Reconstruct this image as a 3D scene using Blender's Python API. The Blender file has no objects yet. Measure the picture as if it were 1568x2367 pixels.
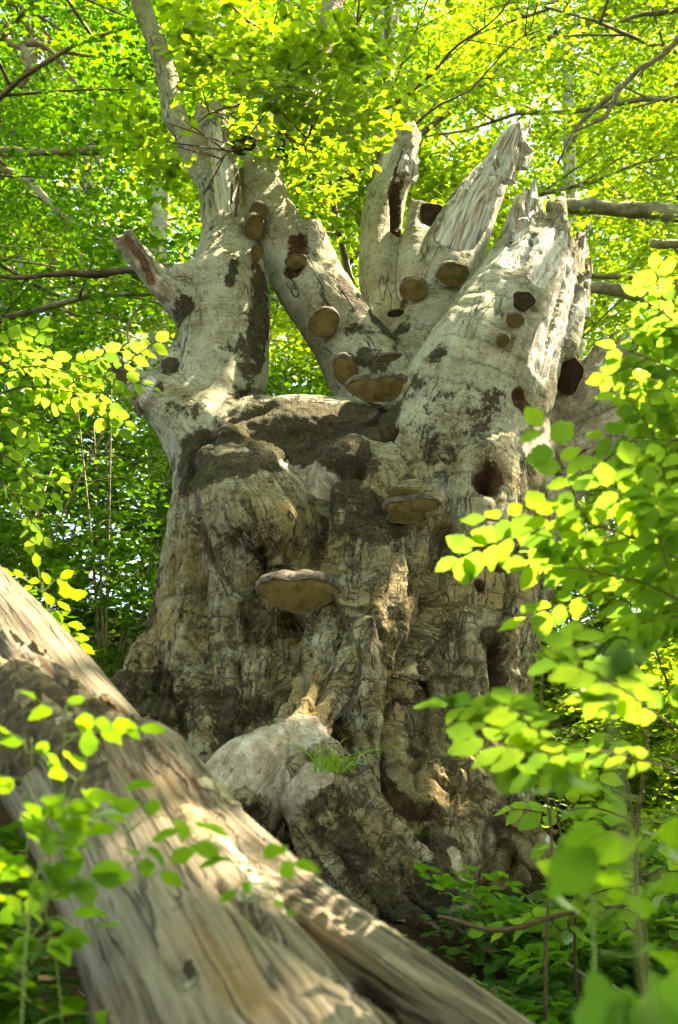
import bpy, math, random
import numpy as np
from mathutils import Vector, Matrix
from mathutils.bvhtree import BVHTree

random.seed(7); RS = np.random.RandomState(11)
SC = bpy.context.scene
COL = SC.collection

# ------------------------------------------------------------------ camera, sky, sun, exposure
PITCH = math.radians(22.0)
LENS, SENS = 28.0, 23.6
CAM = np.array((0.0, 0.0, 1.0))
cam_d = bpy.data.cameras.new('camera'); cam = bpy.data.objects.new('camera', cam_d); COL.objects.link(cam)
cam.location = CAM; cam.rotation_euler = (math.pi/2 + PITCH, 0, 0)
cam_d.sensor_fit = 'VERTICAL'; cam_d.sensor_height = SENS; cam_d.sensor_width = SENS; cam_d.lens = LENS
cam_d.clip_start = 0.05; cam_d.clip_end = 2000
cam_d.dof.use_dof = True; cam_d.dof.focus_distance = 6.4; cam_d.dof.aperture_fstop = 4.0
SC.camera = cam

SUN = np.array((0.50, 0.12, 0.86)); SUN /= np.linalg.norm(SUN)
W = bpy.data.worlds.new('World'); SC.world = W; W.use_nodes = True
nt = W.node_tree; bg = nt.nodes['Background']
sky = nt.nodes.new('ShaderNodeTexSky'); sky.sky_type = 'NISHITA'; sky.sun_disc = False
sky.sun_elevation = math.asin(SUN[2]); sky.sun_rotation = math.atan2(SUN[0], SUN[1])
nt.links.new(sky.outputs[0], bg.inputs[0]); bg.inputs[1].default_value = 0.15
sl = bpy.data.lights.new('sun', 'SUN'); sl.energy = 5.0; sl.angle = math.radians(0.5); sl.color = (1.0, 0.95, 0.86)
so = bpy.data.objects.new('sun', sl); COL.objects.link(so); so.location = (8, 2, 18)
so.rotation_euler = Vector(SUN).to_track_quat('Z', 'Y').to_euler()
SC.view_settings.view_transform = 'Standard'; SC.view_settings.look = 'None'
SC.view_settings.exposure = 2.92; SC.view_settings.gamma = 1.0
SC.view_settings.use_white_balance = True; SC.view_settings.white_balance_temperature = 9000; SC.view_settings.white_balance_tint = 4
SC.render.engine = 'CYCLES'
cy = SC.cycles
cy.use_denoising = True
try: cy.denoiser = 'OPENIMAGEDENOISE'
except Exception: pass
cy.max_bounces = 6; cy.diffuse_bounces = 4; cy.glossy_bounces = 1; cy.transmission_bounces = 4
cy.sample_clamp_indirect = 6.0
cy.use_adaptive_sampling = True; cy.adaptive_threshold = 0.025; cy.adaptive_min_samples = 24

# ------------------------------------------------------------------ picture to place
FPX = 1183.5 / (SENS/2/LENS)
FW = np.array((0, math.cos(PITCH), math.sin(PITCH))); UP = np.array((0, -math.sin(PITCH), math.cos(PITCH))); RT = np.array((1.0, 0, 0))
def ray(px, py): return FW + RT*(px-784)/FPX - UP*(py-1183.5)/FPX
def PD(px, py, d): return CAM + ray(px, py)*d
def PY(px, py, Y):
    r = ray(px, py); return CAM + r*(Y-CAM[1])/r[1]
def depth(p): return (np.asarray(p)-CAM) @ FW
def proj(p):
    q = np.asarray(p)-CAM; d = q @ FW
    dd = np.where(np.abs(d) < 1e-3, 1e-3, d)
    return 784 + FPX*(q @ RT)/dd, 1183.5 - FPX*(q @ UP)/dd, d

def ground_z(x, y):
    x = np.asarray(x, float); y = np.asarray(y, float)
    z = np.interp(y, [-60, -4, 0, 2, 4.5, 6, 8, 15, 40, 70, 300], [-6, -0.35, 0.30, 0.66, 1.25, 1.62, 2.0, 4.3, 13.0, 22, 40])
    z = z + 0.10*np.sin(x*1.3+0.4)*np.cos(y*0.9) + 0.05*np.sin(x*3.1+y*2.3) - 0.20*np.clip(x, -2.2, 2.6)*np.clip((y+1)/4, 0, 1)
    return z

# ------------------------------------------------------------------ numpy noise
def _hash(ix, iy, iz, seed):
    h = (ix*np.uint32(374761393) + iy*np.uint32(668265263) + iz*np.uint32(2147483647) + np.uint32(seed)*np.uint32(1274126177)) & np.uint32(0xffffffff)
    h = (h ^ (h >> np.uint32(13)))*np.uint32(1274126177)
    h = h ^ (h >> np.uint32(16))
    h = h*np.uint32(2246822519); h = h ^ (h >> np.uint32(15))
    return (h & np.uint32(0xffffff)).astype(np.float32)/np.float32(8388608.0) - 1.0
def vnoise(p, seed=0):
    p = np.asarray(p, np.float32) + 1000.0
    i = np.floor(p); f = p-i; i = i.astype(np.uint32); u = f*f*f*(f*(f*6-15)+10)
    r = 0
    with np.errstate(over='ignore'):
        for dx in (0, 1):
            wx = u[:, 0] if dx else 1-u[:, 0]
            for dy in (0, 1):
                wy = u[:, 1] if dy else 1-u[:, 1]
                for dz in (0, 1):
                    wz = u[:, 2] if dz else 1-u[:, 2]
                    r = r + wx*wy*wz*_hash(i[:, 0]+np.uint32(dx), i[:, 1]+np.uint32(dy), i[:, 2]+np.uint32(dz), seed)
    return r
def fbm(p, octv=4, seed=0, gain=0.5):
    a = 1.0; s = 0; t = 0; q = np.asarray(p, np.float32)
    for o in range(octv):
        s = s + a*vnoise(q, seed+o*17); t += a; a *= gain; q = q*2.03+3.7
    return s/t
def smooth(a, b, x):
    t = np.clip((x-a)/(b-a), 0, 1); return t*t*(3-2*t)
def unit(v):
    v = np.asarray(v, float); return v/np.maximum(np.linalg.norm(v, axis=-1, keepdims=True), 1e-9)

# ------------------------------------------------------------------ mesh and object helpers
def tag(o, label=None, cat=None, group=None, kind=None):
    if label: o['label'] = label
    if cat: o['category'] = cat
    if group: o['group'] = group
    if kind: o['kind'] = kind
    return o
def empty(name, loc=(0, 0, 0), **k):
    o = bpy.data.objects.new(name, None); COL.objects.link(o); o.location = loc; o.empty_display_size = 0.1
    tag(o, **k); return o
def link(name, me, mat=None, parent=None, **k):
    o = bpy.data.objects.new(name, me); COL.objects.link(o)
    if mat and not me.materials: me.materials.append(mat)
    if parent:
        o.parent = parent; o.matrix_parent_inverse = Matrix.Translation(-Vector(parent.location))
    tag(o, **k); return o
def mesh_np(name, v, f, smooth_=True, attrs=None):
    v = np.ascontiguousarray(v, np.float32); f = np.ascontiguousarray(f, np.int32)
    me = bpy.data.meshes.new(name); n = f.shape[1]
    me.vertices.add(len(v)); me.vertices.foreach_set('co', v.ravel())
    me.loops.add(f.size); me.loops.foreach_set('vertex_index', f.ravel())
    me.polygons.add(len(f)); me.polygons.foreach_set('loop_start', np.arange(0, f.size, n, dtype=np.int32))
    me.polygons.foreach_set('use_smooth', np.full(len(f), smooth_, bool))
    for k, a in (attrs or {}).items():
        a = np.ascontiguousarray(a, np.float32)
        if a.ndim == 1: at = me.attributes.new(k, 'FLOAT', 'POINT'); at.data.foreach_set('value', a)
        elif a.shape[1] == 3: at = me.attributes.new(k, 'FLOAT_VECTOR', 'POINT'); at.data.foreach_set('vector', a.ravel())
        else: at = me.attributes.new(k, 'FLOAT_COLOR', 'POINT'); at.data.foreach_set('color', a.ravel())
    me.update(); me.validate(); return me
def catmull(pts, n=5):
    P = np.asarray(pts, float); P = np.vstack([2*P[0]-P[1], P, 2*P[-1]-P[-2]]); out = []
    for i in range(1, len(P)-2):
        for t in np.arange(n)/n:
            a, b, c, d = P[i-1], P[i], P[i+1], P[i+2]
            out.append(0.5*((2*b)+(-a+c)*t+(2*a-5*b+4*c-d)*t*t+(-a+3*b-3*c+d)*t**3))
    out.append(P[-2]); return np.array(out)
def tubes(lines, sides=6):
    """lines: list of (n,4) arrays x,y,z,r -> verts, quads, grain"""
    V, F, G = [], [], []; off = 0
    ang = np.arange(sides)*2*math.pi/sides
    for L in lines:
        L = np.asarray(L, float)
        d0, d1 = unit(L[0, :3]-L[1, :3]), unit(L[-1, :3]-L[-2, :3])
        L = np.vstack([[*(L[0, :3]+d0*L[0, 3]*0.35), L[0, 3]*0.04], L, [*(L[-1, :3]+d1*L[-1, 3]*0.35), L[-1, 3]*0.04]])
        p, r = L[:, :3], L[:, 3]; n = len(p)
        t = unit(np.gradient(p, axis=0)); ref = np.array((0, 0, 1.0)) if abs(t[0][2]) < 0.8 else np.array((1.0, 0, 0))
        e1 = unit(np.cross(t, ref)); e2 = np.cross(t, e1)
        ring = p[:, None] + r[:, None, None]*(np.cos(ang)[None, :, None]*e1[:, None]+np.sin(ang)[None, :, None]*e2[:, None])
        s = np.concatenate([[0], np.cumsum(np.linalg.norm(np.diff(p, axis=0), axis=1))])
        V.append(ring.reshape(-1, 3))
        g = np.stack([r[:, None]*np.cos(ang), r[:, None]*np.sin(ang), np.repeat(s[:, None], sides, 1)], -1); G.append(g.reshape(-1, 3))
        i = np.arange(n-1)[:, None]*sides; a = np.arange(sides)[None]; b = (a+1) % sides
        F.append(np.stack([i+a, i+b, i+sides+b, i+sides+a], -1).reshape(-1, 4)+off)
        V.append(p[[0, -1]]); G.append(np.zeros((2, 3)))
        c0, c1 = off+n*sides, off+n*sides+1; aa = np.arange(sides); bb = (aa+1) % sides
        F.append(np.stack([np.full(sides, c0), off+bb, off+aa, np.full(sides, c0)], -1)[:, [0, 1, 2, 2]][:0])
        off += n*sides+2
    return np.vstack(V), np.vstack(F), np.vstack(G)
def tube_obj(name, lines, mat, parent, sides=6, **k):
    v, f, g = tubes(lines, sides)
    n = len(v)
    return link(name, mesh_np(name, v, f, True, {'grain': g, 'mask': np.zeros((n, 4)), 'pale': np.full(n, 0.5)}), mat, parent, **k)

# ------------------------------------------------------------------ node helpers and materials
class NT:
    def __init__(s, name):
        s.m = bpy.data.materials.new(name); s.m.use_nodes = True; s.t = s.m.node_tree; s.t.nodes.clear()
        s.out = s.n('OutputMaterial')
    def n(s, typ, ins=None, **props):
        nd = s.t.nodes.new('ShaderNode'+typ)
        for k, v in props.items(): setattr(nd, k, v)
        for k, v in (ins or {}).items(): s.set(nd, k, v)
        return nd
    def set(s, nd, k, v):
        sock = nd.inputs[k]
        if hasattr(v, 'is_output'): s.t.links.new(v, sock)
        elif hasattr(v, 'outputs'): s.t.links.new(v.outputs[0], sock)
        else:
            if isinstance(v, tuple) and len(v) == 3 and sock.type == 'RGBA': v = (*v, 1)
            sock.default_value = v
    def math(s, op, a, b=0.0, c=0.0):
        return s.n('Math', {0: a, 1: b, 2: c}, operation=op).outputs[0]
    def vmul(s, v, xyz): return s.n('VectorMath', {0: v, 1: xyz}, operation='MULTIPLY').outputs[0]
    def vadd(s, v, w): return s.n('VectorMath', {0: v, 1: w}, operation='ADD').outputs[0]
    def noise(s, v, scale, detail=5.0, rough=0.6, dist=0.0):
        nd = s.n('TexNoise', {'Vector': v, 'Scale': scale, 'Detail': detail, 'Roughness': rough, 'Distortion': dist}); return nd
    def ramp(s, f, stops, interp='LINEAR'):
        nd = s.n('ValToRGB', {0: f}); cr = nd.color_ramp; cr.interpolation = interp
        while len(cr.elements) < len(stops): cr.elements.new(0.5)
        for e, (p, c) in zip(cr.elements, stops): e.position = p; e.color = (*c, 1) if not np.isscalar(c) else (c, c, c, 1)
        return nd.outputs[0]
    def mix(s, f, a, b, mode='MIX'):
        nd = s.n('Mix', data_type='RGBA', blend_type=mode); s.set(nd, 0, f); s.set(nd, 6, a); s.set(nd, 7, b); return nd.outputs[2]
    def sstep(s, x, lo, hi): return s.n('MapRange', {0: x, 1: lo, 2: hi, 3: 0.0, 4: 1.0}, interpolation_type='SMOOTHSTEP').outputs[0]
    def attr(s, name): return s.n('Attribute', attribute_name=name)
    def done(s, sh): s.t.links.new(sh.outputs[0] if hasattr(sh, 'outputs') else sh, s.out.inputs[0]); return s.m

def wood_material(name, log=False):
    k = NT(name)
    pos = k.n('NewGeometry').outputs['Position']
    grain = k.attr('grain').outputs['Vector']; mask = k.n('SeparateColor', {0: k.attr('mask').outputs['Color']})
    pale = k.attr('pale').outputs['Fac']
    warp = k.noise(pos, 3.0, 3.0).outputs['Color']
    pw = k.vadd(pos, k.vmul(warp, (0.12, 0.12, 0.12)))
    n1 = k.noise(pos, 2.6, 6.0, 0.65).outputs[0]
    n2 = k.noise(pw, 11.0, 8.0, 0.7).outputs[0]
    n3 = k.noise(pos, 55.0, 6.0, 0.7).outputs[0]
    gw = k.vadd(grain, k.vmul(warp, (0.05, 0.05, 0.07)))
    wr = k.noise(k.vmul(gw, (5.0, 5.0, 60.0)), 1.0, 5.0, 0.65).outputs[0]          # cross wrinkles of beech bark
    st = k.noise(k.vmul(gw, (60.0, 60.0, 2.2)), 1.0, 6.0, 0.62).outputs[0]         # fibres of bare wood
    if log: gw = k.vadd(grain, k.vmul(warp, (0.012, 0.012, 0.05))); st = k.noise(k.vmul(gw, (110.0, 110.0, 3.0)), 1.0, 7.0, 0.68).outputs[0]
    st2 = k.noise(k.vmul(gw, (16.0, 16.0, 1.4)), 1.0, 5.0, 0.6).outputs[0]
    w2 = k.vadd(grain, k.vmul(k.noise(pos, 7.0, 5.0, 0.65).outputs['Color'], (0.035, 0.035, 0.09)))
    zone = k.sstep(k.noise(k.vadd(pos, (7.0, 2.0, 9.0)), 3.0, 5.0, 0.6).outputs[0], 0.42, 0.60)
    def lines(v, width, seed): return k.math('SUBTRACT', 1.0, k.sstep(k.math('ABSOLUTE', k.math('SUBTRACT', k.noise(k.vadd(v, (seed, seed*2.0, seed*3.0)), 1.0, 3.0, 0.55).outputs[0], 0.5)), 0.0, width))
    crack = k.math('MULTIPLY', lines(k.vmul(w2, (7.0, 7.0, 1.3)), 0.019, 3.0), zone)
    pl = k.n('TexVoronoi', {'Vector': k.vmul(k.vadd(w2, k.vmul(k.noise(pos, 16.0, 4.0, 0.6).outputs['Color'], (0.05, 0.05, 0.05))), (13.0, 13.0, 6.0)), 'Scale': 1.0})
    plate = k.math('MULTIPLY', k.n('SeparateColor', {0: pl.outputs['Color']}).outputs[0], k.math('MULTIPLY', k.math('SUBTRACT', 1.0, pale), k.sstep(k.noise(k.vadd(pos, (6.0, 2.0, 3.0)), 2.2, 4.0, 0.6).outputs[0], 0.44, 0.58)))
    lowb = k.math('SUBTRACT', 1.0, k.math('MULTIPLY', pale, 0.85))
    flake = k.math('MULTIPLY', k.math('MAXIMUM', lines(k.vmul(w2, (3.5, 3.5, 17.0)), 0.034, 5.0), lines(k.vmul(w2, (16.0, 16.0, 4.0)), 0.034, 8.0)), k.math('MULTIPLY', lowb, k.sstep(k.noise(k.vadd(pos, (3.0, 9.0, 2.0)), 3.0, 4.0, 0.6).outputs[0], 0.36, 0.54)))
    ed = k.noise(k.vadd(pw, (2.0, 6.0, 5.0)), 7.0, 10.0, 0.74).outputs[0]
    edge = k.math('SUBTRACT', ed, 0.5)
    # weathered bark
    vst = k.noise(k.vmul(gw, (15.0, 15.0, 3.0)), 1.0, 6.0, 0.68).outputs[0]
    val = k.math('ADD', k.math('MULTIPLY', n2, 0.40), k.math('MULTIPLY', n3, 0.50)); val = k.math('ADD', k.math('MULTIPLY', vst, 0.34), k.math('SUBTRACT', val, 0.09))
    val = k.math('ADD', k.math('MULTIPLY', k.math('SUBTRACT', val, 0.53), 1.8), k.math('SUBTRACT', 0.695, k.math('MULTIPLY', pale, 0.105)))
    val = k.math('ADD', val, k.math('MULTIPLY', k.math('SUBTRACT', n1, 0.5), 0.75))
    val = k.math('ADD', val, k.math('MULTIPLY', k.math('SUBTRACT', pale, 0.5), 0.38))
    val = k.math('ADD', val, k.math('MULTIPLY', k.math('SUBTRACT', wr, 0.5), 0.42))
    bark = k.ramp(val, [(0.22, (0.035, 0.023, 0.010)), (0.38, (0.13, 0.092, 0.042)), (0.52, (0.26, 0.205, 0.108)), (0.66, (0.385, 0.355, 0.245)), (0.86, (0.57, 0.565, 0.44))])
    oli = k.noise(k.vadd(pw, (9.0, 1.0, 7.0)), 2.2, 9.0, 0.72).outputs[0]
    bark = k.mix(k.math('MULTIPLY', k.sstep(oli, 0.47, 0.62), 0.6), bark, k.mix(n3, (0.06, 0.042, 0.014), (0.30, 0.225, 0.09)))
    spk = k.noise(k.vadd(pos, (4.0, 4.0, 1.0)), 30.0, 8.0, 0.75).outputs[0]
    bark = k.mix(k.math('MULTIPLY', k.sstep(spk, 0.55, 0.64), 0.55), bark, (0.47, 0.47, 0.36))
    bark = k.mix(k.math('MULTIPLY', k.sstep(spk, 0.44, 0.36), 0.6), bark, (0.05, 0.036, 0.016))
    lich = k.noise(k.vadd(pw, (5.0, 3.0, 1.0)), 4.0, 8.0, 0.72).outputs[0]
    bark = k.mix(k.math('MULTIPLY', k.sstep(lich, 0.50, 0.66), 0.55), bark, (0.42, 0.435, 0.32))
    och = k.noise(k.vadd(pw, (1.0, 8.0, 4.0)), 3.1, 7.0, 0.7).outputs[0]
    bark = k.mix(k.math('MULTIPLY', k.sstep(och, 0.44, 0.62), k.math('SUBTRACT', 0.85, k.math('MULTIPLY', pale, 0.65))), bark, k.mix(n3, (0.17, 0.105, 0.032), (0.52, 0.38, 0.165)))
    bark = k.mix(k.math('MULTIPLY', plate, 0.35), bark, (0.40, 0.33, 0.205))
    bark = k.mix(k.math('MULTIPLY', crack, 0.85), bark, (0.03, 0.024, 0.016))
    bark = k.mix(k.math('MULTIPLY', flake, 0.8), bark, (0.04, 0.028, 0.016))
    # dark algae and moss crust
    drk = k.ramp(k.math('ADD', k.math('MULTIPLY', n3, 0.7), k.math('MULTIPLY', n2, 0.4)), [(0.40, (0.012, 0.008, 0.003)), (0.55, (0.048, 0.032, 0.013)), (0.68, (0.12, 0.088, 0.040)), (0.82, (0.24, 0.20, 0.11))])
    drk = k.mix(k.math('MULTIPLY', k.sstep(och, 0.5, 0.62), 0.5), drk, (0.06, 0.062, 0.014))
    dm = k.sstep(k.math('ADD', mask.outputs[1], k.math('MULTIPLY', edge, 3.4)), 0.42, 0.60)
    bark = k.mix(k.math('MULTIPLY', dm, 0.95), bark, drk)
    # bare bleached wood
    sv = k.math('ADD', k.math('MULTIPLY', st, 0.75), k.math('MULTIPLY', st2, 0.35))
    if log: sv = k.math('ADD', k.math('MULTIPLY', k.math('SUBTRACT', sv, 0.55), 1.0), 0.535)
    bare = k.ramp(sv, [(0.38, (0.07, 0.048, 0.030)), (0.47, (0.24, 0.19, 0.135)), (0.55, (0.45, 0.42, 0.375)), (0.70, (0.70, 0.69, 0.66))])
    if log: bare = k.mix(1.0, bare, (0.38, 0.315, 0.24), 'MULTIPLY')
    tan = k.noise(k.vmul(gw, (6.0, 6.0, 1.6)), 1.0, 5.0, 0.6).outputs[0]
    bare = k.mix(k.math('MULTIPLY', k.sstep(tan, 0.52, 0.68), 0.5), bare, (0.30, 0.155, 0.06) if log else (0.36, 0.20, 0.085))
    if log: bare = k.mix(k.math('MULTIPLY', k.sstep(k.noise(k.vmul(gw, (9.0, 9.0, 2.5)), 1.0, 6.0, 0.65).outputs[0], 0.52, 0.66), 0.45), bare, (0.17, 0.14, 0.105))
    bare = k.mix(k.math('MULTIPLY', k.attr('mask').outputs['Alpha'], 0.9), bare, k.ramp(k.math('ADD', k.math('MULTIPLY', n2, 0.7), k.math('MULTIPLY', n3, 0.3)), [(0.36, (0.07, 0.048, 0.03)), (0.5, (0.24, 0.19, 0.13)), (0.62, (0.44, 0.40, 0.33))]))
    bare = k.mix(k.math('MULTIPLY', k.math('MULTIPLY', lines(k.vmul(w2, (9.0, 9.0, 5.0)), 0.012, 11.0), k.attr('mask').outputs['Alpha']), 0.8), bare, (0.03, 0.02, 0.012))
    bare = k.mix(k.math('MULTIPLY', k.math('MULTIPLY', k.sstep(oli, 0.46, 0.60), k.attr('mask').outputs['Alpha']), 0.7), bare, (0.13, 0.09, 0.05))
    if log:
        bare = k.mix(k.math('MULTIPLY', k.sstep(oli, 0.50, 0.64), 0.55), bare, (0.09, 0.07, 0.048)); bare = k.mix(k.math('MULTIPLY', k.sstep(spk, 0.58, 0.68), 0.5), bare, (0.05, 0.036, 0.022))
        slit = k.math('MULTIPLY', lines(k.vmul(gw, (26.0, 26.0, 1.1)), 0.020, 2.0), k.sstep(n1, 0.36, 0.52)); bare = k.mix(k.math('MULTIPLY', slit, 0.8), bare, (0.03, 0.02, 0.012))
    bm = k.sstep(k.math('ADD', mask.outputs[0], k.math('MULTIPLY', edge, 2.2)), 0.44, 0.60)
    colr = k.mix(bm, bark, bare)
    # brown rot
    rot = k.ramp(k.math('ADD', k.math('MULTIPLY', n3, 0.5), k.math('MULTIPLY', st2, 0.55)), [(0.38, (0.020, 0.010, 0.005)), (0.55, (0.10, 0.045, 0.018)), (0.70, (0.26, 0.13, 0.05))])
    rm = k.sstep(k.math('ADD', mask.outputs[2], k.math('MULTIPLY', edge, 2.6)), 0.48, 0.60)
    colr = k.mix(rm, colr, rot)
    h = k.math('ADD', k.math('MULTIPLY', k.math('ADD', n2, vst), 0.40), k.math('MULTIPLY', n3, 0.75))
    h = k.math('SUBTRACT', h, k.math('MULTIPLY', crack, 0.9))
    h = k.math('SUBTRACT', h, k.math('MULTIPLY', flake, 0.35))
    h = k.math('ADD', h, k.math('MULTIPLY', wr, 0.9))
    h = k.math('ADD', h, k.math('MULTIPLY', dm, 0.15)); h = k.math('ADD', h, k.math('MULTIPLY', plate, 0.7))
    hb = k.math('ADD', k.math('MULTIPLY', st, 0.5), k.math('MULTIPLY', st2, 0.7))
    ag = k.math('SUBTRACT', 1.0, k.math('MULTIPLY', k.attr('mask').outputs['Alpha'], 0.8)); hb = k.math('ADD', k.math('MULTIPLY', hb, ag), k.math('MULTIPLY', n3, 0.15))
    if log: hb = k.math('SUBTRACT', hb, slit)
    hm = k.n('Mix', data_type='FLOAT'); k.set(hm, 0, bm); k.set(hm, 2, h); k.set(hm, 3, hb)
    hh = k.math('SUBTRACT', hm.outputs[0], k.math('MULTIPLY', bm, 0.35))
    bump = k.n('Bump', {'Strength': 1.0, 'Distance': 0.012 if log else 0.055, 'Height': hh})
    rough = k.n('Mix', data_type='FLOAT'); k.set(rough, 0, bm); rough.inputs[2].default_value = 0.9; rough.inputs[3].default_value = 0.62
    return k.done(k.n('BsdfPrincipled', {'Base Color': colr, 'Roughness': rough.outputs[0], 'Normal': bump, 'Specular IOR Level': 0.3}))

def leaf_material(name, diff, trans, tf=0.6, veins=False, var=0.35, gloss=0.03):
    k = NT(name)
    rnd = k.attr('rnd').outputs['Fac'] if not veins else k.n('ObjectInfo').outputs['Random']
    d = k.mix(rnd, tuple(c*(1-var) for c in diff), tuple(c*(1+var) for c in diff))
    t = k.mix(rnd, tuple(c*(1-var*0.8)*m for c, m in zip(trans, (0.8, 1.0, 1.1))), tuple(min(c*(1+var*0.6)*m, 0.95) for c, m in zip(trans, (1.25, 1.05, 0.8))))
    nrm = None
    if veins:
        xyz = k.n('SeparateXYZ', {0: k.n('TexCoord').outputs['Object']})
        ay = k.math('ABSOLUTE', xyz.outputs[1])
        ph = k.math('MULTIPLY', k.math('SUBTRACT', xyz.outputs[0], k.math('MULTIPLY', ay, 0.8)), 9.0)
        fr = k.math('ABSOLUTE', k.math('SUBTRACT', k.math('FRACT', ph), 0.5))
        v1 = k.math('SUBTRACT', 1.0, k.sstep(fr, 0.0, 0.10)); v2 = k.math('SUBTRACT', 1.0, k.sstep(ay, 0.004, 0.022))
        vv = k.math('MAXIMUM', k.math('MULTIPLY', v1, 0.55), v2)
        d = k.mix(k.math('MULTIPLY', vv, 0.5), d, tuple(min(c*1.6, 1) for c in diff)); t = k.mix(k.math('MULTIPLY', vv, 0.45), t, tuple(c*0.55 for c in trans))
        blotch = k.noise(k.n('NewGeometry').outputs['Position'], 60.0, 3.0).outputs[0]
        t = k.mix(k.math('MULTIPLY', k.sstep(blotch, 0.4, 0.75), 0.25), t, tuple(c*0.7 for c in trans))
        nrm = k.n('Bump', {'Strength': 0.35, 'Distance': 0.002, 'Height': k.math('SUBTRACT', fr, vv)})
    dn = k.n('BsdfDiffuse', {'Color': d}); tn = k.n('BsdfTranslucent', {'Color': t}); gl = k.n('BsdfGlossy', {'Color': (0.9, 0.95, 0.9), 'Roughness': 0.42})
    if nrm: 
        for x in (dn, gl): k.set(x, 'Normal', nrm)
    a = k.n('MixShader', {0: tf, 1: dn, 2: tn})
    lw = k.n('Fresnel', {'IOR': 1.40})
    return k.done(k.n('MixShader', {0: k.math('MULTIPLY', lw, gloss*8), 1: a, 2: gl}))

M = {}
M['bark'] = wood_material('old_beech_bark')
M['log'] = wood_material('weathered_log', True)
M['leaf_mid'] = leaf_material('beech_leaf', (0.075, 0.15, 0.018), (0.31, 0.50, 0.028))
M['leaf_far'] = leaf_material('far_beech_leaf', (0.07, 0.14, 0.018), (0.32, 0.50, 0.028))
M['leaf_shade_tint'] = leaf_material('shade_tinted_leaf', (0.036, 0.092, 0.012), (0.125, 0.315, 0.012))  # beech leaf with the shade of the dark side put into its colour
M['leaf_near'] = leaf_material('near_beech_leaf', (0.075, 0.15, 0.022), (0.255, 0.43, 0.045), 0.6, True)
M['leaf_herb'] = leaf_material('herb_leaf', (0.08, 0.18, 0.03), (0.30, 0.54, 0.03), 0.5, True)
M['needle'] = leaf_material('conifer_needles', (0.11, 0.10, 0.045), (0.16, 0.15, 0.05), 0.35)
def simple(name, c1, c2, scale=20.0, rough=0.85, bump=0.01, stretch=(1, 1, 1), detail=6.0):
    k = NT(name); pos = k.n('NewGeometry').outputs['Position']
    n = k.noise(k.vmul(pos, stretch), scale, detail, 0.65).outputs[0]
    n2 = k.noise(pos, scale*0.17, 3.0).outputs[0]
    f = k.sstep(k.math('ADD', k.math('MULTIPLY', n, 0.7), k.math('MULTIPLY', n2, 0.3)), 0.35, 0.65)
    b = k.n('Bump', {'Strength': 0.8, 'Distance': bump, 'Height': n})
    return k.done(k.n('BsdfPrincipled', {'Base Color': k.mix(f, c1, c2), 'Roughness': rough, 'Normal': b, 'Specular IOR Level': 0.25}))
M['twig'] = simple('twig_bark', (0.05, 0.03, 0.018), (0.13, 0.075, 0.04), 60, 0.8, 0.002)
M['stem'] = simple('green_stem', (0.12, 0.17, 0.04), (0.20, 0.26, 0.07), 60, 0.6, 0.001)
M['branch'] = simple('branch_bark', (0.09, 0.072, 0.04), (0.28, 0.245, 0.16), 14, 0.9, 0.01)
M['pale_branch'] = simple('grey_beech_branch', (0.13, 0.11, 0.07), (0.36, 0.35, 0.27), 9, 0.9, 0.01)
M['deadwood'] = simple('dead_branch_wood', (0.03, 0.02, 0.012), (0.15, 0.11, 0.075), 25, 0.85, 0.006, (0.25, 1, 1))
M['pore'] = simple('fungus_pores', (0.062, 0.042, 0.012), (0.15, 0.108, 0.038), 18, 0.95, 0.004)
M['crust'] = simple('fungus_crust', (0.016, 0.011, 0.008), (0.12, 0.095, 0.07), 45, 0.8, 0.006)
M['rim'] = simple('fungus_rim', (0.07, 0.046, 0.018), (0.22, 0.16, 0.08), 50, 0.9, 0.003)
M['dark_fungus'] = simple('old_fungus', (0.012, 0.008, 0.006), (0.06, 0.032, 0.018), 40, 0.9, 0.012)
M['litter'] = simple('dead_leaf', (0.07, 0.035, 0.015), (0.22, 0.12, 0.05), 30, 0.8, 0.002)
M['grass'] = leaf_material('grass_blade', (0.09, 0.18, 0.03), (0.30, 0.48, 0.04), 0.5)
M['bark_flake'] = simple('loose_bark', (0.05, 0.032, 0.02), (0.22, 0.16, 0.095), 40, 0.9, 0.008)

def soil_material():
    k = NT('forest_soil'); pos = k.n('NewGeometry').outputs['Position']
    a = k.noise(pos, 3.0, 8.0, 0.7).outputs[0]; b = k.noise(pos, 28.0, 6.0, 0.7).outputs[0]
    c = k.ramp(k.math('ADD', k.math('MULTIPLY', a, 0.5), k.math('MULTIPLY', b, 0.5)), [(0.35, (0.012, 0.008, 0.004)), (0.52, (0.038, 0.023, 0.011)), (0.68, (0.085, 0.05, 0.024))])
    g = k.sstep(k.noise(pos, 1.1, 5.0).outputs[0], 0.5, 0.62)
    c = k.mix(k.math('MULTIPLY', g, 0.6), c, (0.035, 0.06, 0.015))
    return k.done(k.n('BsdfPrincipled', {'Base Color': c, 'Roughness': 1.0, 'Specular IOR Level': 0.05, 'Normal': k.n('Bump', {'Strength': 1.0, 'Distance': 0.04, 'Height': b})}))
M['soil'] = soil_material()

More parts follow.
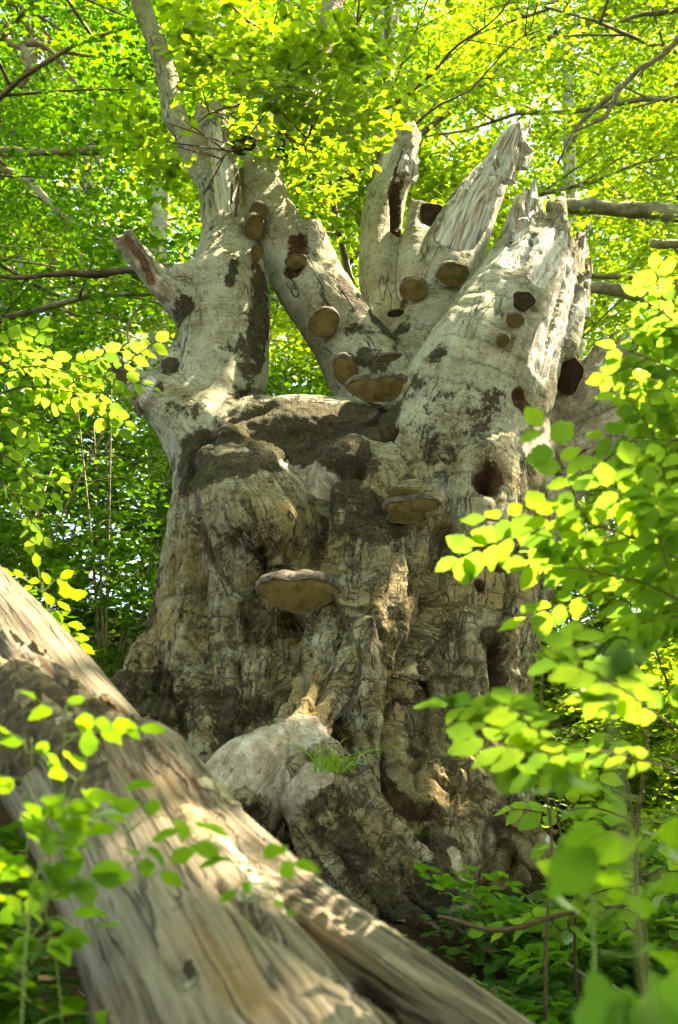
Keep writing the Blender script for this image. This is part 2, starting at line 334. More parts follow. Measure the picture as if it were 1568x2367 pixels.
# ------------------------------------------------------------------ ground
def make_ground():
    gx = np.concatenate([np.linspace(-160, -14, 20), np.linspace(-12, 12, 121), np.linspace(14, 160, 20)])
    gy = np.concatenate([np.linspace(-60, -6, 10), np.linspace(-5, 20, 126), np.linspace(22, 280, 40)])
    X, Y = np.meshgrid(gx, gy, indexing='ij'); Z = ground_z(X, Y)
    p = np.stack([X, Y, Z], -1).reshape(-1, 3)
    near = np.exp(-((p[:, 1]-5)/9)**2)
    p[:, 2] += near*(0.10*fbm(p*np.array((1.3, 1.3, 0)), 4, 3) + 0.03*fbm(p*np.array((6, 6, 0)), 3, 9))
    n, m = len(gx), len(gy); i = np.arange(n-1)[:, None]*m + np.arange(m-1)[None]
    f = np.stack([i, i+m, i+m+1, i+1], -1).reshape(-1, 4)
    link('ground', mesh_np('ground', p, f), M['soil'], kind='structure')
make_ground()

# ------------------------------------------------------------------ distance field bodies (old tree, fallen log)
class Field:
    def __init__(s, lo, hi, h):
        s.lo = np.array(lo, float); s.h = h; s.n = np.ceil((np.array(hi)-s.lo)/h).astype(int)+1
        s.f = np.full(tuple(s.n), 1.0, np.float32); s.chains = []
    def chain(s, pts, part, k=0.08, cut=None, sub=4, squash=None):
        """pts: (n,4) world x,y,z,r.  cut=(amp, freq, tooth): jagged broken end"""
        L = catmull(pts, sub) if len(pts) > 2 else np.asarray(pts, float)
        s.chains.append((L, part))
        m = 0.10+k
        lo = np.min(L[:, :3]-L[:, 3:4], 0)-m; hi = np.max(L[:, :3]+L[:, 3:4], 0)+m
        a = np.clip(np.floor((lo-s.lo)/s.h).astype(int), 0, s.n-1); b = np.clip(np.ceil((hi-s.lo)/s.h).astype(int)+1, 1, s.n)
        if np.any(b <= a): return
        loc = np.full(tuple(b-a), 1.0, np.float32)
        for i in range(len(L)-1):
            A, B = L[i, :3], L[i+1, :3]; ra, rb = L[i, 3], L[i+1, 3]
            l2 = np.minimum(A-ra, B-rb)-m; h2 = np.maximum(A+ra, B+rb)+m
            c = np.clip(np.floor((l2-s.lo)/s.h).astype(int), a, b-1); d = np.clip(np.ceil((h2-s.lo)/s.h).astype(int)+1, c+1, b)
            x, y, z = [(s.lo[j]+np.arange(c[j], d[j])*s.h).astype(np.float32) for j in range(3)]
            x = x[:, None, None]-np.float32(A[0]); y = y[None, :, None]-np.float32(A[1]); z = z[None, None, :]-np.float32(A[2])
            D = (B-A).astype(np.float32); dd = float(D @ D)+1e-9
            t = np.clip((x*D[0]+y*D[1]+z*D[2])/dd, 0, 1)
            q = np.sqrt((x-t*D[0])**2+(y-t*D[1])**2+(z-t*D[2])**2) - (ra+(rb-ra)*t)
            sl_ = tuple(slice(c[j]-a[j], d[j]-a[j]) for j in range(3)); loc[sl_] = np.minimum(loc[sl_], q)
        if cut:
            amp, freq, seed = cut
            E, ax = L[-1, :3], unit(L[-1, :3]-L[-3, :3])
            e1 = unit(np.cross(ax, (0.3, 1, 0.1))); e2 = np.cross(ax, e1)
            idx = np.argwhere(loc < 0.06); P = s.lo+(idx+a)*s.h-E
            w = P @ ax; near = w > -amp*1.6-L[-1, 3]*2
            P, w, idx = P[near], w[near], idx[near]
            uv = np.stack([P @ e1*freq, P @ e2*freq, w*0.6], -1)
            jag = -amp*(0.5+0.75*fbm(uv, 2, seed)+0.6*np.abs(vnoise(uv*2.6, seed+5)))
            v = loc[tuple(idx.T)]; loc[tuple(idx.T)] = np.maximum(v, ((w-jag)*0.6).astype(np.float32))
        sl_ = tuple(slice(a[j], b[j]) for j in range(3)); g = s.f[sl_]
        hq = np.clip(0.5+0.5*(g-loc)/k, 0, 1)
        s.f[sl_] = g+(loc-g)*hq-k*hq*(1-hq)
    def mesh(s):
        f = s.f; S = f < 0; u = S.astype(np.uint8)
        c = sum(u[i:u.shape[0]-1+i, j:u.shape[1]-1+j, k:u.shape[2]-1+k] for i in (0, 1) for j in (0, 1) for k in (0, 1))
        act = (c > 0) & (c < 8); ijk = np.argwhere(act); idx = np.full(act.shape, -1, np.int32); idx[act] = np.arange(len(ijk))
        cor = {}
        for i in (0, 1):
            for j in (0, 1):
                for k in (0, 1): cor[(i, j, k)] = f[ijk[:, 0]+i, ijk[:, 1]+j, ijk[:, 2]+k]
        acc = np.zeros((len(ijk), 3)); cnt = np.zeros(len(ijk))
        for p in cor:
            for ax in range(3):
                if p[ax]: continue
                q = list(p); q[ax] = 1; va, vb = cor[p], cor[tuple(q)]; mm = (va < 0) != (vb < 0)
                t = va[mm]/(va[mm]-vb[mm]); pt = np.tile(np.array(p, float), (mm.sum(), 1)); pt[:, ax] += t
                acc[mm] += pt; cnt[mm] += 1
        V = s.lo+(ijk+acc/cnt[:, None])*s.h
        Q = []
        for ax in range(3):
            o1, o2 = (ax+1) % 3, (ax+2) % 3
            a0 = [slice(None)]*3; a1 = [slice(None)]*3; a0[ax] = slice(0, -1); a1[ax] = slice(1, None)
            e = np.argwhere(S[tuple(a0)] != S[tuple(a1)])
            ok = (e[:, o1] > 0) & (e[:, o2] > 0) & (e[:, o1] < f.shape[o1]-1) & (e[:, o2] < f.shape[o2]-1); e = e[ok]
            def cell(d1, d2):
                g = e.copy(); g[:, o1] += d1; g[:, o2] += d2; return idx[g[:, 0], g[:, 1], g[:, 2]]
            q = np.stack([cell(-1, -1), cell(0, -1), cell(0, 0), cell(-1, 0)], -1)
            fl = ~S[e[:, 0], e[:, 1], e[:, 2]]; q[fl] = q[fl][:, ::-1]; Q.append(q)
        return V, np.vstack(Q)

def vnormals(V, Q):
    a, b = V[Q[:, 2]]-V[Q[:, 0]], V[Q[:, 3]]-V[Q[:, 1]]; fn = np.cross(a, b); N = np.zeros_like(V)
    for i in range(4):
        for j in range(3): N[:, j] += np.bincount(Q[:, i], fn[:, j], len(V))
    return unit(N)
def relax(V, Q, it=2, lam=0.5):
    for _ in range(it):
        A = np.zeros_like(V); n = np.zeros(len(V))
        for i in range(4):
            b = Q[:, (i+1) % 4]; c = Q[:, (i-1) % 4]
            for j in range(3): A[:, j] += np.bincount(Q[:, i], V[b, j]+V[c, j], len(V))
            n += 2*np.bincount(Q[:, i], minlength=len(V))
        V = V+(A/np.maximum(n, 1)[:, None]-V)*lam
    return V
def grain_of(V, chains):
    best = np.full(len(V), 9.0); cid = np.zeros(len(V), int); G = np.zeros((len(V), 3)); R = np.zeros(len(V))
    for ci, (L, part) in enumerate(chains):
        s0 = 0.0; ax = unit(L[-1, :3]-L[0, :3]); e1 = unit(np.cross(ax, (0.25, 1, 0.1))); e2 = np.cross(ax, e1)
        lo = (L[:, :3]-L[:, 3:4]).min(0)-0.4; hi = (L[:, :3]+L[:, 3:4]).max(0)+0.4
        sel = np.where(np.all((V > lo) & (V < hi), 1))[0]; P = V[sel]
        for i in range(len(L)-1):
            A, D = L[i, :3], L[i+1, :3]-L[i, :3]; ln = np.linalg.norm(D)
            t0 = ((P-A) @ D)/(ln*ln+1e-9); t = np.clip(t0, 0, 1); rel = P-A-t[:, None]*D
            r = L[i, 3]+(L[i+1, 3]-L[i, 3])*t; q = np.linalg.norm(rel, axis=1)-r
            m = q < best[sel]; w = sel[m]; best[w] = q[m]; cid[w] = ci; R[w] = r[m]
            te = t0[m] if i in (0, len(L)-2) else t[m]
            G[w] = np.stack([rel[m] @ e1, rel[m] @ e2, s0+te*ln+ci*3.7], -1)
            s0 += ln
    return cid, G, R

class Sculpt:
    """brush strokes given along lines seen on the body, dropped onto its surface"""
    def __init__(s, V, Q, N):
        s.V, s.Q, s.N = V, Q, N; s.mask = np.zeros((len(V), 4)); s.disp = np.zeros(len(V))
        s.bvh = BVHTree.FromPolygons(V.tolist(), Q.tolist())
    def hit(s, px, py):
        d = Vector(ray(px, py)).normalized(); h = s.bvh.ray_cast(Vector(CAM), d, 30)
        return (np.array(h[0]), np.array(h[1])) if h[0] is not None else (None, None)
    def stroke(s, line, rpx):
        line = [np.array(p, float) for p in line]; pts = []
        for a, b in zip(line, line[1:] if len(line) > 1 else line):
            n = max(2, int(np.linalg.norm(b-a)/10))
            for t in np.linspace(0, 1, n):
                p, _ = s.hit(*(a+(b-a)*t))
                if p is not None: pts.append(p)
        if not pts: return None, None
        pts = np.array(pts)
        r = rpx*np.median(depth(pts))/FPX
        med = np.median(depth(pts)); pts = pts[np.abs(depth(pts)-med) < 0.7]
        lo, hi = pts.min(0)-r*2, pts.max(0)+r*2
        sel = np.where(np.all((s.V > lo) & (s.V < hi), 1))[0]
        if len(sel) == 0: return None, None
        d = np.min(np.linalg.norm(s.V[sel][:, None]-pts[None], axis=2), axis=1) if len(sel)*len(pts) < 2e7 else np.min(np.stack([np.linalg.norm(s.V[sel]-p, axis=1) for p in pts]), 0)
        return sel, d/r
    def push(s, line, rpx, amp):
        sel, d = s.stroke(line, rpx)
        if sel is not None: s.disp[sel] += amp*np.exp(-d*d*1.6)
    def paint(s, line, rpx, ch, v=1.0):
        sel, d = s.stroke(line, rpx)
        if sel is not None: s.mask[sel, ch] = np.maximum(s.mask[sel, ch], v*(1-smooth(0.35, 1.35, d)))

def pxchain(rows):
    out = []
    for px, py, r, Y in rows:
        p = PY(px, py, Y); out.append((*p, r*depth(p)/FPX))
    return np.array(out)

# ================================================================== the old beech
TF = Field((-1.75, 4.7, 0.75), (2.15, 7.95, 6.75), 0.0175)
ch = lambda part, rows, **k: TF.chain(pxchain(rows), part, **k)
# body
ch('trunk', [(810, 1165, 235, 6.75), (820, 1260, 300, 6.65), (820, 1400, 330, 6.6), (830, 1650, 330, 6.55), (860, 1900, 330, 6.5)], k=0.15)
ch('trunk', [(540, 1010, 120, 6.45), (560, 1130, 160, 6.35), (560, 1280, 185, 6.30), (530, 1450, 190, 6.25), (480, 1600, 180, 6.15), (430, 1760, 170, 6.05)], k=0.12)
ch('trunk', [(560, 1150, 120, 6.0), (600, 1230, 130, 5.93), (620, 1330, 110, 5.98)], k=0.12)
ch('trunk', [(1090, 1020, 180, 6.35), (1090, 1130, 200, 6.25), (1090, 1300, 185, 6.15), (1075, 1480, 170, 6.1), (1060, 1650, 150, 6.0), (1060, 1820, 150, 5.95), (1070, 2000, 150, 5.85)], k=0.10)
ch('trunk', [(830, 1120, 110, 5.95), (850, 1260, 115, 5.86), (840, 1420, 115, 5.76), (820, 1560, 110, 5.68), (850, 1700, 95, 5.62), (880, 1840, 80, 5.58), (900, 1960, 70, 5.5)], k=0.10)
ch('trunk', [(960, 1200, 90, 5.85), (950, 1380, 80, 5.80), (900, 1560, 70, 5.62)], k=0.10)
ch('trunk', [(1220, 1120, 110, 6.55), (1210, 1300, 90, 6.45), (1170, 1500, 80, 6.35), (1130, 1700, 90, 6.2)], k=0.10)
ch('trunk', [(600, 1025, 95, 6.2), (700, 1015, 97, 6.2), (815, 1025, 95, 6.28)], k=0.12)
# roots
ch('root', [(470, 1500, 120, 6.2), (400, 1600, 120, 6.05), (310, 1670, 105, 5.9), (180, 1800, 90, 5.7), (60, 1930, 70, 5.5)], k=0.14)
ch('root', [(800, 1380, 90, 5.82), (775, 1500, 78, 5.62), (742, 1600, 66, 5.46), (684, 1705, 66, 5.28), (580, 1800, 112, 5.12), (510, 1890, 118, 5.10)], k=0.07)
ch('root', [(700, 1720, 60, 5.20), (745, 1838, 92, 5.02), (790, 1930, 112, 4.98), (880, 2040, 110, 4.98), (1000, 2150, 100, 5.0), (1080, 2300, 90, 5.0)], k=0.06)
ch('root', [(1080, 1800, 130, 5.85), (1150, 1860, 80, 5.7), (1200, 1910, 50, 5.6), (1290, 2020, 50, 5.4)], k=0.08)
ch('root', [(1020, 1850, 90, 5.7), (1010, 1960, 100, 5.55), (1040, 2080, 90, 5.4)], k=0.08)
ch('root', [(560, 1620, 130, 5.75), (560, 1720, 120, 5.6), (540, 1850, 120, 5.5)], k=0.12)
# limbs
ch('limb_a', [(500, 1080, 95, 6.35), (490, 970, 112, 6.4), (512, 860, 104, 6.42), (518, 730, 104, 6.45), (525, 640, 88, 6.45), (524, 560, 62, 6.48), (516, 490, 50, 6.5), (505, 410, 46, 6.5), (495, 320, 42, 6.5), (486, 235, 38, 6.5)], k=0.06, cut=(0.22, 16, 3))
ch('stub_a', [(480, 1010, 95, 6.3), (410, 955, 72, 6.25), (360, 915, 56, 6.22), (325, 895, 44, 6.2), (300, 870, 38, 6.2)], k=0.08, cut=(0.10, 14, 31))
ch('stub_b', [(475, 730, 70, 6.4), (415, 690, 46, 6.3), (365, 645, 34, 6.22), (315, 585, 29, 6.15), (262, 515, 26, 6.1)], k=0.05, cut=(0.12, 20, 41))
ch('stub_c', [(430, 840, 55, 6.4), (392, 848, 24, 6.25)], k=0.05)
ch('stub_d', [(500, 640, 60, 6.3), (440, 632, 26, 6.2), (412, 630, 20, 6.18)], k=0.05)
ch('limb_b', [(900, 960, 110, 6.5), (850, 850, 92, 6.5), (780, 750, 84, 6.5), (710, 650, 76, 6.5), (650, 545, 66, 6.52), (614, 450, 55, 6.6), (605, 370, 50, 6.65), (640, 300, 42, 6.7)], k=0.07)
ch('stub_e', [(735, 640, 60, 6.5), (725, 580, 42, 6.42), (712, 505, 28, 6.36)], k=0.04, cut=(0.05, 18, 51))
ch('limb_c', [(900, 830, 80, 6.7), (888, 690, 55, 6.8), (880, 590, 49, 6.85), (888, 480, 46, 6.9), (912, 400, 42, 6.9), (945, 290, 38, 6.9)], k=0.06, cut=(0.10, 22, 61))
ch('stub_f', [(970, 700, 60, 6.7), (965, 580, 40, 6.75), (972, 465, 27, 6.8)], k=0.05, cut=(0.06, 18, 71))
ch('limb_d', [(960, 900, 90, 6.55), (985, 780, 84, 6.55), (1020, 670, 78, 6.5), (1060, 560, 70, 6.5), (1105, 460, 55, 6.5), (1150, 385, 38, 6.5), (1180, 330, 30, 6.5), (1215, 278, 26, 6.5)], k=0.06, cut=(0.10, 22, 81))
ch('limb_e', [(1060, 1040, 190, 6.2), (1105, 900, 168, 6.1), (1165, 770, 140, 6.1), (1220, 660, 116, 6.15), (1252, 570, 96, 6.2), (1275, 490, 92, 6.25)], k=0.09, cut=(0.55, 9, 97))
for rows, sd in (([(1190, 640, 36, 6.02), (1205, 540, 26, 6.05), (1228, 430, 17, 6.08)], 1), ([(1160, 640, 30, 6.1), (1180, 540, 22, 6.12), (1192, 480, 12, 6.14)], 2),
                 ([(1270, 680, 40, 6.05), (1285, 600, 34, 6.05), (1290, 530, 26, 6.08)], 3), ([(1310, 660, 26, 6.2), (1330, 600, 18, 6.22), (1348, 540, 8, 6.25)], 4),
                 ([(1300, 800, 36, 6.1), (1335, 700, 26, 6.1), (1355, 625, 15, 6.12)], 5)):
    ch('limb_e', rows, k=0.03, cut=(0.06, 30, 100+sd))
ch('limb_f', [(1180, 1180, 110, 6.5), (1270, 1060, 84, 6.5), (1345, 950, 72, 6.5), (1410, 850, 62, 6.5), (1460, 760, 52, 6.5)], k=0.05, cut=(0.35, 12, 111))
ch('limb_f', [(1270, 1100, 90, 6.4), (1380, 1010, 64, 6.35), (1480, 930, 44, 6.3), (1540, 880, 30, 6.3)], k=0.05, cut=(0.2, 15, 121))
V, Q = TF.mesh(); V = relax(V, Q, 2); N = vnormals(V, Q)
cid, G, R = grain_of(V, TF.chains)
parts_of = [p for _, p in TF.chains]
S = Sculpt(V, Q, N)
# creases, hollows and swellings of the trunk
for line, r, a in (([(1035, 1230), (1020, 1330), (1000, 1440), (960, 1530), (935, 1600), (925, 1700), (905, 1800), (890, 1880)], 32, -0.16),
                   ([(950, 1500), (930, 1620), (910, 1760)], 34, -0.09), ([(745, 1120), (742, 1230), (720, 1350)], 22, -0.09),
                   ([(600, 1290), (612, 1340), (590, 1380)], 30, -0.13), ([(460, 1180), (450, 1300), (475, 1420), (460, 1560)], 30, -0.10), ([(880, 1290), (855, 1440), (800, 1560)], 44, 0.06), ([(480, 1130), (470, 1180)], 60, 0.05), ([(680, 1460), (640, 1560)], 34, -0.07),
                   ([(500, 1240), (545, 1270), (560, 1230)], 9, -0.035), ([(535, 1255)], 16, -0.04),
                   ([(830, 1085), (780, 1095)], 26, -0.10), ([(900, 1000), (830, 1080)], 24, -0.08), ([(700, 1000), (790, 1010)], 80, -0.015),
                   ([(1130, 1110)], 34, -0.22), ([(1110, 1356)], 12, -0.06), ([(1145, 1500), (1150, 1620)], 26, -0.12), ([(1100, 1290), (1040, 1270)], 30, -0.05),
                   ([(600, 1640), (530, 1670), (450, 1700)], 18, -0.08), ([(670, 1590), (625, 1640)], 13, -0.05), ([(690, 1560), (770, 1565)], 9, -0.02),
                   ([(1000, 1790), (1080, 1830), (1180, 1850)], 14, -0.06), ([(920, 1850), (1000, 1900), (1100, 1890)], 12, -0.05),
                   ([(690, 1830), (672, 1890)], 16, -0.03), ([(430, 1070), (500, 990), (620, 930)], 14, -0.05),
                   ([(480, 960), (540, 990)], 30, 0.02), ([(470, 1060), (540, 1010)], 36, 0.05),
                   ([(560, 1185)], 80, 0.10), ([(660, 1200)], 62, 0.07), ([(570, 1400), (640, 1380)], 50, 0.03), ([(450, 1450), (400, 1580)], 40, 0.04),
                   ([(840, 1450), (860, 1530)], 30, 0.05), ([(1010, 1560), (1070, 1560)], 40, 0.02), 
                   ([(840, 1420), (880, 1470)], 10, -0.05), ([(985, 1530), (920, 1580)], 14, -0.05),
                   ([(680, 600), (690, 560)], 22, -0.05), ([(945, 360), (915, 450), (918, 530)], 17, -0.07), ([(985, 505)], 24, -0.05),
                   ([(1210, 920)], 30, -0.05), ([(1230, 560), (1170, 640)], 8, -0.03), ([(1250, 640), (1210, 800)], 8, -0.02), ([(1310, 660), (1270, 800)], 9, -0.035)):
    S.push(line, r, a)
# bare wood (0), dark crust (1), brown rot (2)
for line, r in (([(672, 1085), (745, 1112)], 46), ([(712, 1672), (690, 1690), (620, 1720), (540, 1740), (490, 1790)], 80), ([(730, 1780), (660, 1850), (650, 1890)], 52), ([(600, 1740), (620, 1800)], 60),
                ([(1050, 1970), (1080, 2070)], 18), ([(1060, 530), (1105, 450), (1160, 370), (1215, 290)], 70), ([(1300, 560), (1320, 680), (1260, 830)], 62),
                ([(1225, 440), (1190, 600)], 34), ([(1260, 560), (1250, 640)], 40), ([(495, 300), (512, 400), (525, 470)], 34), ([(262, 515), (330, 610), (380, 690)], 26), ([(345, 880), (320, 930)], 18),
                ([(1440, 780), (1330, 920), (1250, 1040)], 60), ([(1500, 920), (1350, 1010)], 34), 
                ([(870, 400), (900, 340)], 30)):
    S.paint(line, r, 0)
for line, r in (([(735, 1570), (700, 1650), (560, 1760), (500, 1820)], 110), ([(720, 1790), (660, 1890)], 90), ([(672, 1085), (750, 1115)], 60), ([(1050, 1970), (1080, 2070)], 60), ([(1440, 780), (1250, 1040)], 90), ([(1500, 920), (1300, 1040)], 70), ([(262, 515), (380, 690)], 40)): S.paint(line, r, 3)
for line, r, v in (([(580, 985), (640, 960), (760, 970), (850, 980)], 100, 1.12), ([(600, 1030), (720, 1030), (810, 1050)], 75, 1.08), ([(450, 1050), (560, 1000)], 70, 1.0), ([(440, 1095), (560, 1055), (650, 1050)], 66, 1.0),
                   ([(780, 1150), (880, 1220)], 80, 0.75), ([(600, 640), (605, 740), (592, 840)], 46, 0.72), ([(550, 800), (580, 860), (570, 940)], 52, 0.52), ([(430, 710), (415, 740)], 30, 0.9), ([(395, 850)], 34, 1),
                   ([(290, 1570), (420, 1640), (600, 1660)], 90, 0.6), ([(520, 1880), (600, 1880)], 40, 0.9), ([(770, 1870), (820, 1960), (950, 2100)], 95, 0.68), ([(760, 620), (850, 730), (900, 780)], 22, 0.8),
                   ([(830, 750), (880, 900)], 50, 0.55), ([(1000, 820), (950, 900)], 40, 0.6), ([(1010, 950), (1130, 930), (1000, 1080)], 60, 0.42), ([(940, 650), (930, 760)], 24, 0.6), ([(370, 1250), (350, 1450)], 34, 0.7),
                   ([(1140, 1480), (1160, 1600)], 34, 1), ([(1010, 1950), (1020, 2080)], 60, 0.8), ([(940, 1560), (920, 1800)], 24, 0.8), ([(380, 910), (450, 950)], 40, 0.5), ([(540, 610), (530, 660)], 14, 0.7)):
    S.paint(line, r, 1, v)
for line, r in (([(680, 620), (690, 560)], 30), ([(945, 350), (915, 450), (920, 530)], 22), ([(1130, 1110)], 46), ([(1210, 910), (1222, 945)], 22), ([(1110, 1350)], 16), ([(1100, 1265), (1160, 1290)], 40), ([(930, 1830), (950, 1870), (1010, 1880)], 26),
                ([(285, 540), (330, 600), (345, 650)], 15), ([(1155, 1520)], 26)):
    S.paint(line, r, 2)
front = smooth(-0.2, 0.35, -(N[:, 1])) 
S.mask *= smooth(-0.55, 0.1, -N[:, 1])[:, None]
zz = V[:, 2]
pale = smooth(2.9, 4.2, zz+0.35*fbm(V*1.2, 3, 77))
body = np.array([p in ('trunk', 'root') for p in parts_of])[cid]
low = 1-smooth(2.6, 4.0, zz)
gq = G*np.array((1, 1, 0.45))
disp = S.disp.copy()
smoothw = 1-0.9*smooth(0.05, 0.75, S.mask[:, 0]); body = body*smoothw
disp += body*(0.012*fbm(V*np.array((3.2, 3.2, 1.5)), 2, 5)+0.062*fbm(G*np.array((4.5, 4.5, 0.55))+3, 3, 15)+0.026*fbm(G*np.array((13, 13, 1.6))+6, 3, 18)*low+0.014*fbm(G*np.array((3, 3, 22.0)), 2, 16)*low)
disp += (1-body)*smoothw*np.clip(R, 0.02, 0.3)*0.16*fbm(V*np.array((4.5, 4.5, 2.2)), 3, 25)
rid = 1-np.abs(fbm(G*np.array((6.0, 6.0, 1.3))+2.0, 3, 33)); disp += -0.045*low*smooth(0.84, 0.98, rid)*body
rid = 1-np.abs(fbm(V*np.array((4.0, 4.0, 5.0))+7.0, 3, 34)); disp += -0.012*low*smooth(0.90, 0.99, rid)*body
rid = 1-np.abs(fbm(G*np.array((11.0, 11.0, 1.0))+9.0, 3, 37)); disp += -0.034*low*smooth(0.86, 0.99, rid)*body*smooth(-0.25, 0.2, fbm(V*1.3, 2, 38)+0.15)
blk = fbm(G*np.array((12, 12, 15.0)), 3, 43); disp += 0.005*low*np.sign(blk)*np.minimum(np.abs(blk)*3, 1)*body
bm = smooth(0.4, 0.7, S.mask[:, 0]); disp += bm*(1-0.9*np.clip(S.mask[:, 3]*1.5, 0, 1)*(zz < 3.2))*(-0.012+0.024*fbm(G*np.array((24, 24, 1.6)), 3, 51)); rmk = smooth(0.4, 0.7, S.mask[:, 2]); disp += rmk*(0.022*fbm(V*26, 3, 61)-0.012)
disp += 0.006*fbm(V*24, 3, 71)*(1-bm)
dk = smooth(0.4, 0.8, S.mask[:, 1]); disp += dk*0.010*fbm(V*30, 2, 81)
V = V+N*disp[:, None]; N = vnormals(V, Q)
S2 = Sculpt(V, Q, N)
old = empty('old_beech_tree', (0.1, 6.4, float(ground_z(0.1, 6.4))), label='huge hollow old beech with stubby broken limbs, its bark spotted with bracket fungi', cat='tree')
def cut_parts(root, V, Q, N, cid, parts_of, attrs, mat, names):
    fid = np.array([sorted(set(parts_of)).index(p) for p in parts_of])[cid][Q[:, 0]]
    for pi, pn in enumerate(sorted(set(parts_of))):
        q = Q[fid == pi]
        if len(q) == 0: continue
        u, inv = np.unique(q, return_inverse=True); q2 = inv.reshape(-1, 4)
        me = mesh_np(names(pn), V[u], q2, True, {k: a[u] for k, a in attrs.items()})
        me.normals_split_custom_set_from_vertices(N[u].tolist())
        link(names(pn), me, mat, root)
cut_parts(old, V, Q, N, cid, parts_of, {'grain': G, 'mask': S.mask, 'pale': pale}, M['bark'], lambda p: {'trunk': 'trunk', 'root': 'root'}.get(p, 'limb' if p.startswith('limb') else 'limb_stub'))
def wavy(rows, amp, seed, n=6):
    L = catmull(pxchain(rows), n); w = np.stack([fbm(L[:, :3]*3+j*9, 3, seed+j) for j in range(3)], -1)
    e = np.minimum(np.arange(len(L))/4, 1)[:, None]; L[:, :3] += w*amp*e; L[:, 3] *= 1+0.25*fbm(L[:, :3]*6, 2, seed+7); return L
def limb_tube(rows, parent, mat, amp, seed, sides=14, name='limb', pale_=0.7):
    L = wavy(rows, amp, seed, 10); v, f, g = tubes([L], sides); nn = vnormals(v, f)
    rr = np.concatenate([np.zeros(sides), np.repeat(L[:, 3], sides), np.zeros(sides), [0, 0]])
    v = v+nn*(rr*0.22*fbm(v*7, 3, seed))[:, None]
    return link(name, mesh_np(name, v, f, True, {'grain': g, 'mask': np.zeros((len(v), 4)), 'pale': np.full(len(v), pale_)}), mat, parent)
limb_tube([(500, 450, 30, 6.5), (460, 350, 33, 6.47), (430, 300, 30, 6.46), (402, 250, 28, 6.46), (380, 165, 25, 6.46), (352, 80, 24, 6.46), (325, 0, 22, 6.46), (300, -90, 20, 6.46)], old, M['bark'], 0.03, 5, pale_=0.85)
limb_tube([(625, 330, 44, 6.7), (668, 285, 36, 6.75), (705, 220, 31, 6.8), (742, 120, 26, 6.85), (765, 20, 24, 6.9), (790, -90, 22, 6.9)], old, M['bark'], 0.03, 6)
limb_tube([(440, 630, 17, 6.3), (370, 624, 14, 6.42), (300, 622, 9, 6.45), (230, 632, 9, 6.45), (150, 632, 7, 6.4), (70, 638, 6, 6.3), (-60, 632, 6, 6.2)], old, M['deadwood'], 0.02, 8, 10, 'dead_branch')
for i, rows in enumerate(([(310, 890, 14, 6.18), (270, 845, 9, 6.15), (232, 803, 3, 6.12)], [(300, 880, 12, 6.2), (255, 850, 7, 6.18), (230, 832, 2, 6.16)], [(325, 910, 14, 6.2), (318, 940, 9, 6.18), (325, 965, 3, 6.18)], [(295, 862, 11, 6.22), (262, 822, 8, 6.2), (240, 812, 3, 6.2)],
                         [(545, 500, 5, 6.3), (550, 450, 5, 6.28), (556, 415, 3, 6.26)], [(535, 470, 4, 6.3), (538, 420, 3, 6.28)])):
    L = wavy(rows, 0.006, 20+i, 4)
    tube_obj('splinter', [L], M['deadwood'], old, 6)

rsh = np.random.RandomState(2)
for x0, y0, x1, y1, r, Y in ((1225, 520, 1236, 432, 13, 6.05), (1200, 560, 1216, 462, 11, 6.02), (1178, 560, 1190, 478, 9, 6.05), (1258, 590, 1282, 505, 13, 6.03), (1240, 560, 1250, 480, 9, 6.1), (1300, 610, 1312, 528, 13, 6.12), (1322, 640, 1356, 538, 10, 6.15), (1335, 690, 1362, 615, 12, 6.1),
                            (1280, 560, 1296, 512, 8, 6.2), (1170, 600, 1176, 520, 8, 6.1), (1205, 350, 1222, 284, 9, 6.45), (1170, 380, 1196, 300, 10, 6.42), (1140, 410, 1150, 352, 9, 6.42), (905, 380, 915, 322, 9, 6.85), (945, 380, 962, 322, 10, 6.85), (930, 360, 936, 318, 8, 6.82), (478, 370, 470, 300, 10, 6.44), (505, 370, 508, 296, 12, 6.42), (525, 420, 540, 360, 8, 6.44),
                            (1400, 850, 1452, 770, 16, 6.45), (1360, 880, 1400, 790, 14, 6.4), (1440, 900, 1510, 850, 12, 6.35)):
    a_, b_ = pxchain([(x0, y0+40, r*2.0, Y), (x1+(x1-x0)*0.2, y1+(y1-y0)*0.2, r*0.1, Y-0.02)]); q = np.linspace(0, 1, 7)[:, None]; L = a_*(1-q)+b_*q; L[:, :3] += 0.012*rsh.normal(0, 1, (7, 3))*np.minimum(q*2, 1); L[:, 3] *= 1+0.3*rsh.rand(7)
    v, f, g = tubes([L], 7); c = np.repeat(L[[0]+list(range(7))+[6], :3], 7, 0); c = np.vstack([c, L[[0, -1], :3]]); v[:, 1] = c[:, 1]+(v[:, 1]-c[:, 1])*0.45; v += 0.006*rsh.normal(0, 1, v.shape)
    mk = np.zeros((len(v), 4)); mk[:, 0] = 1.0
    link('splinter', mesh_np('splinter', v, f, False, {'grain': g+x0, 'mask': mk, 'pale': np.full(len(v), 0.5)}), M['bark'], old)
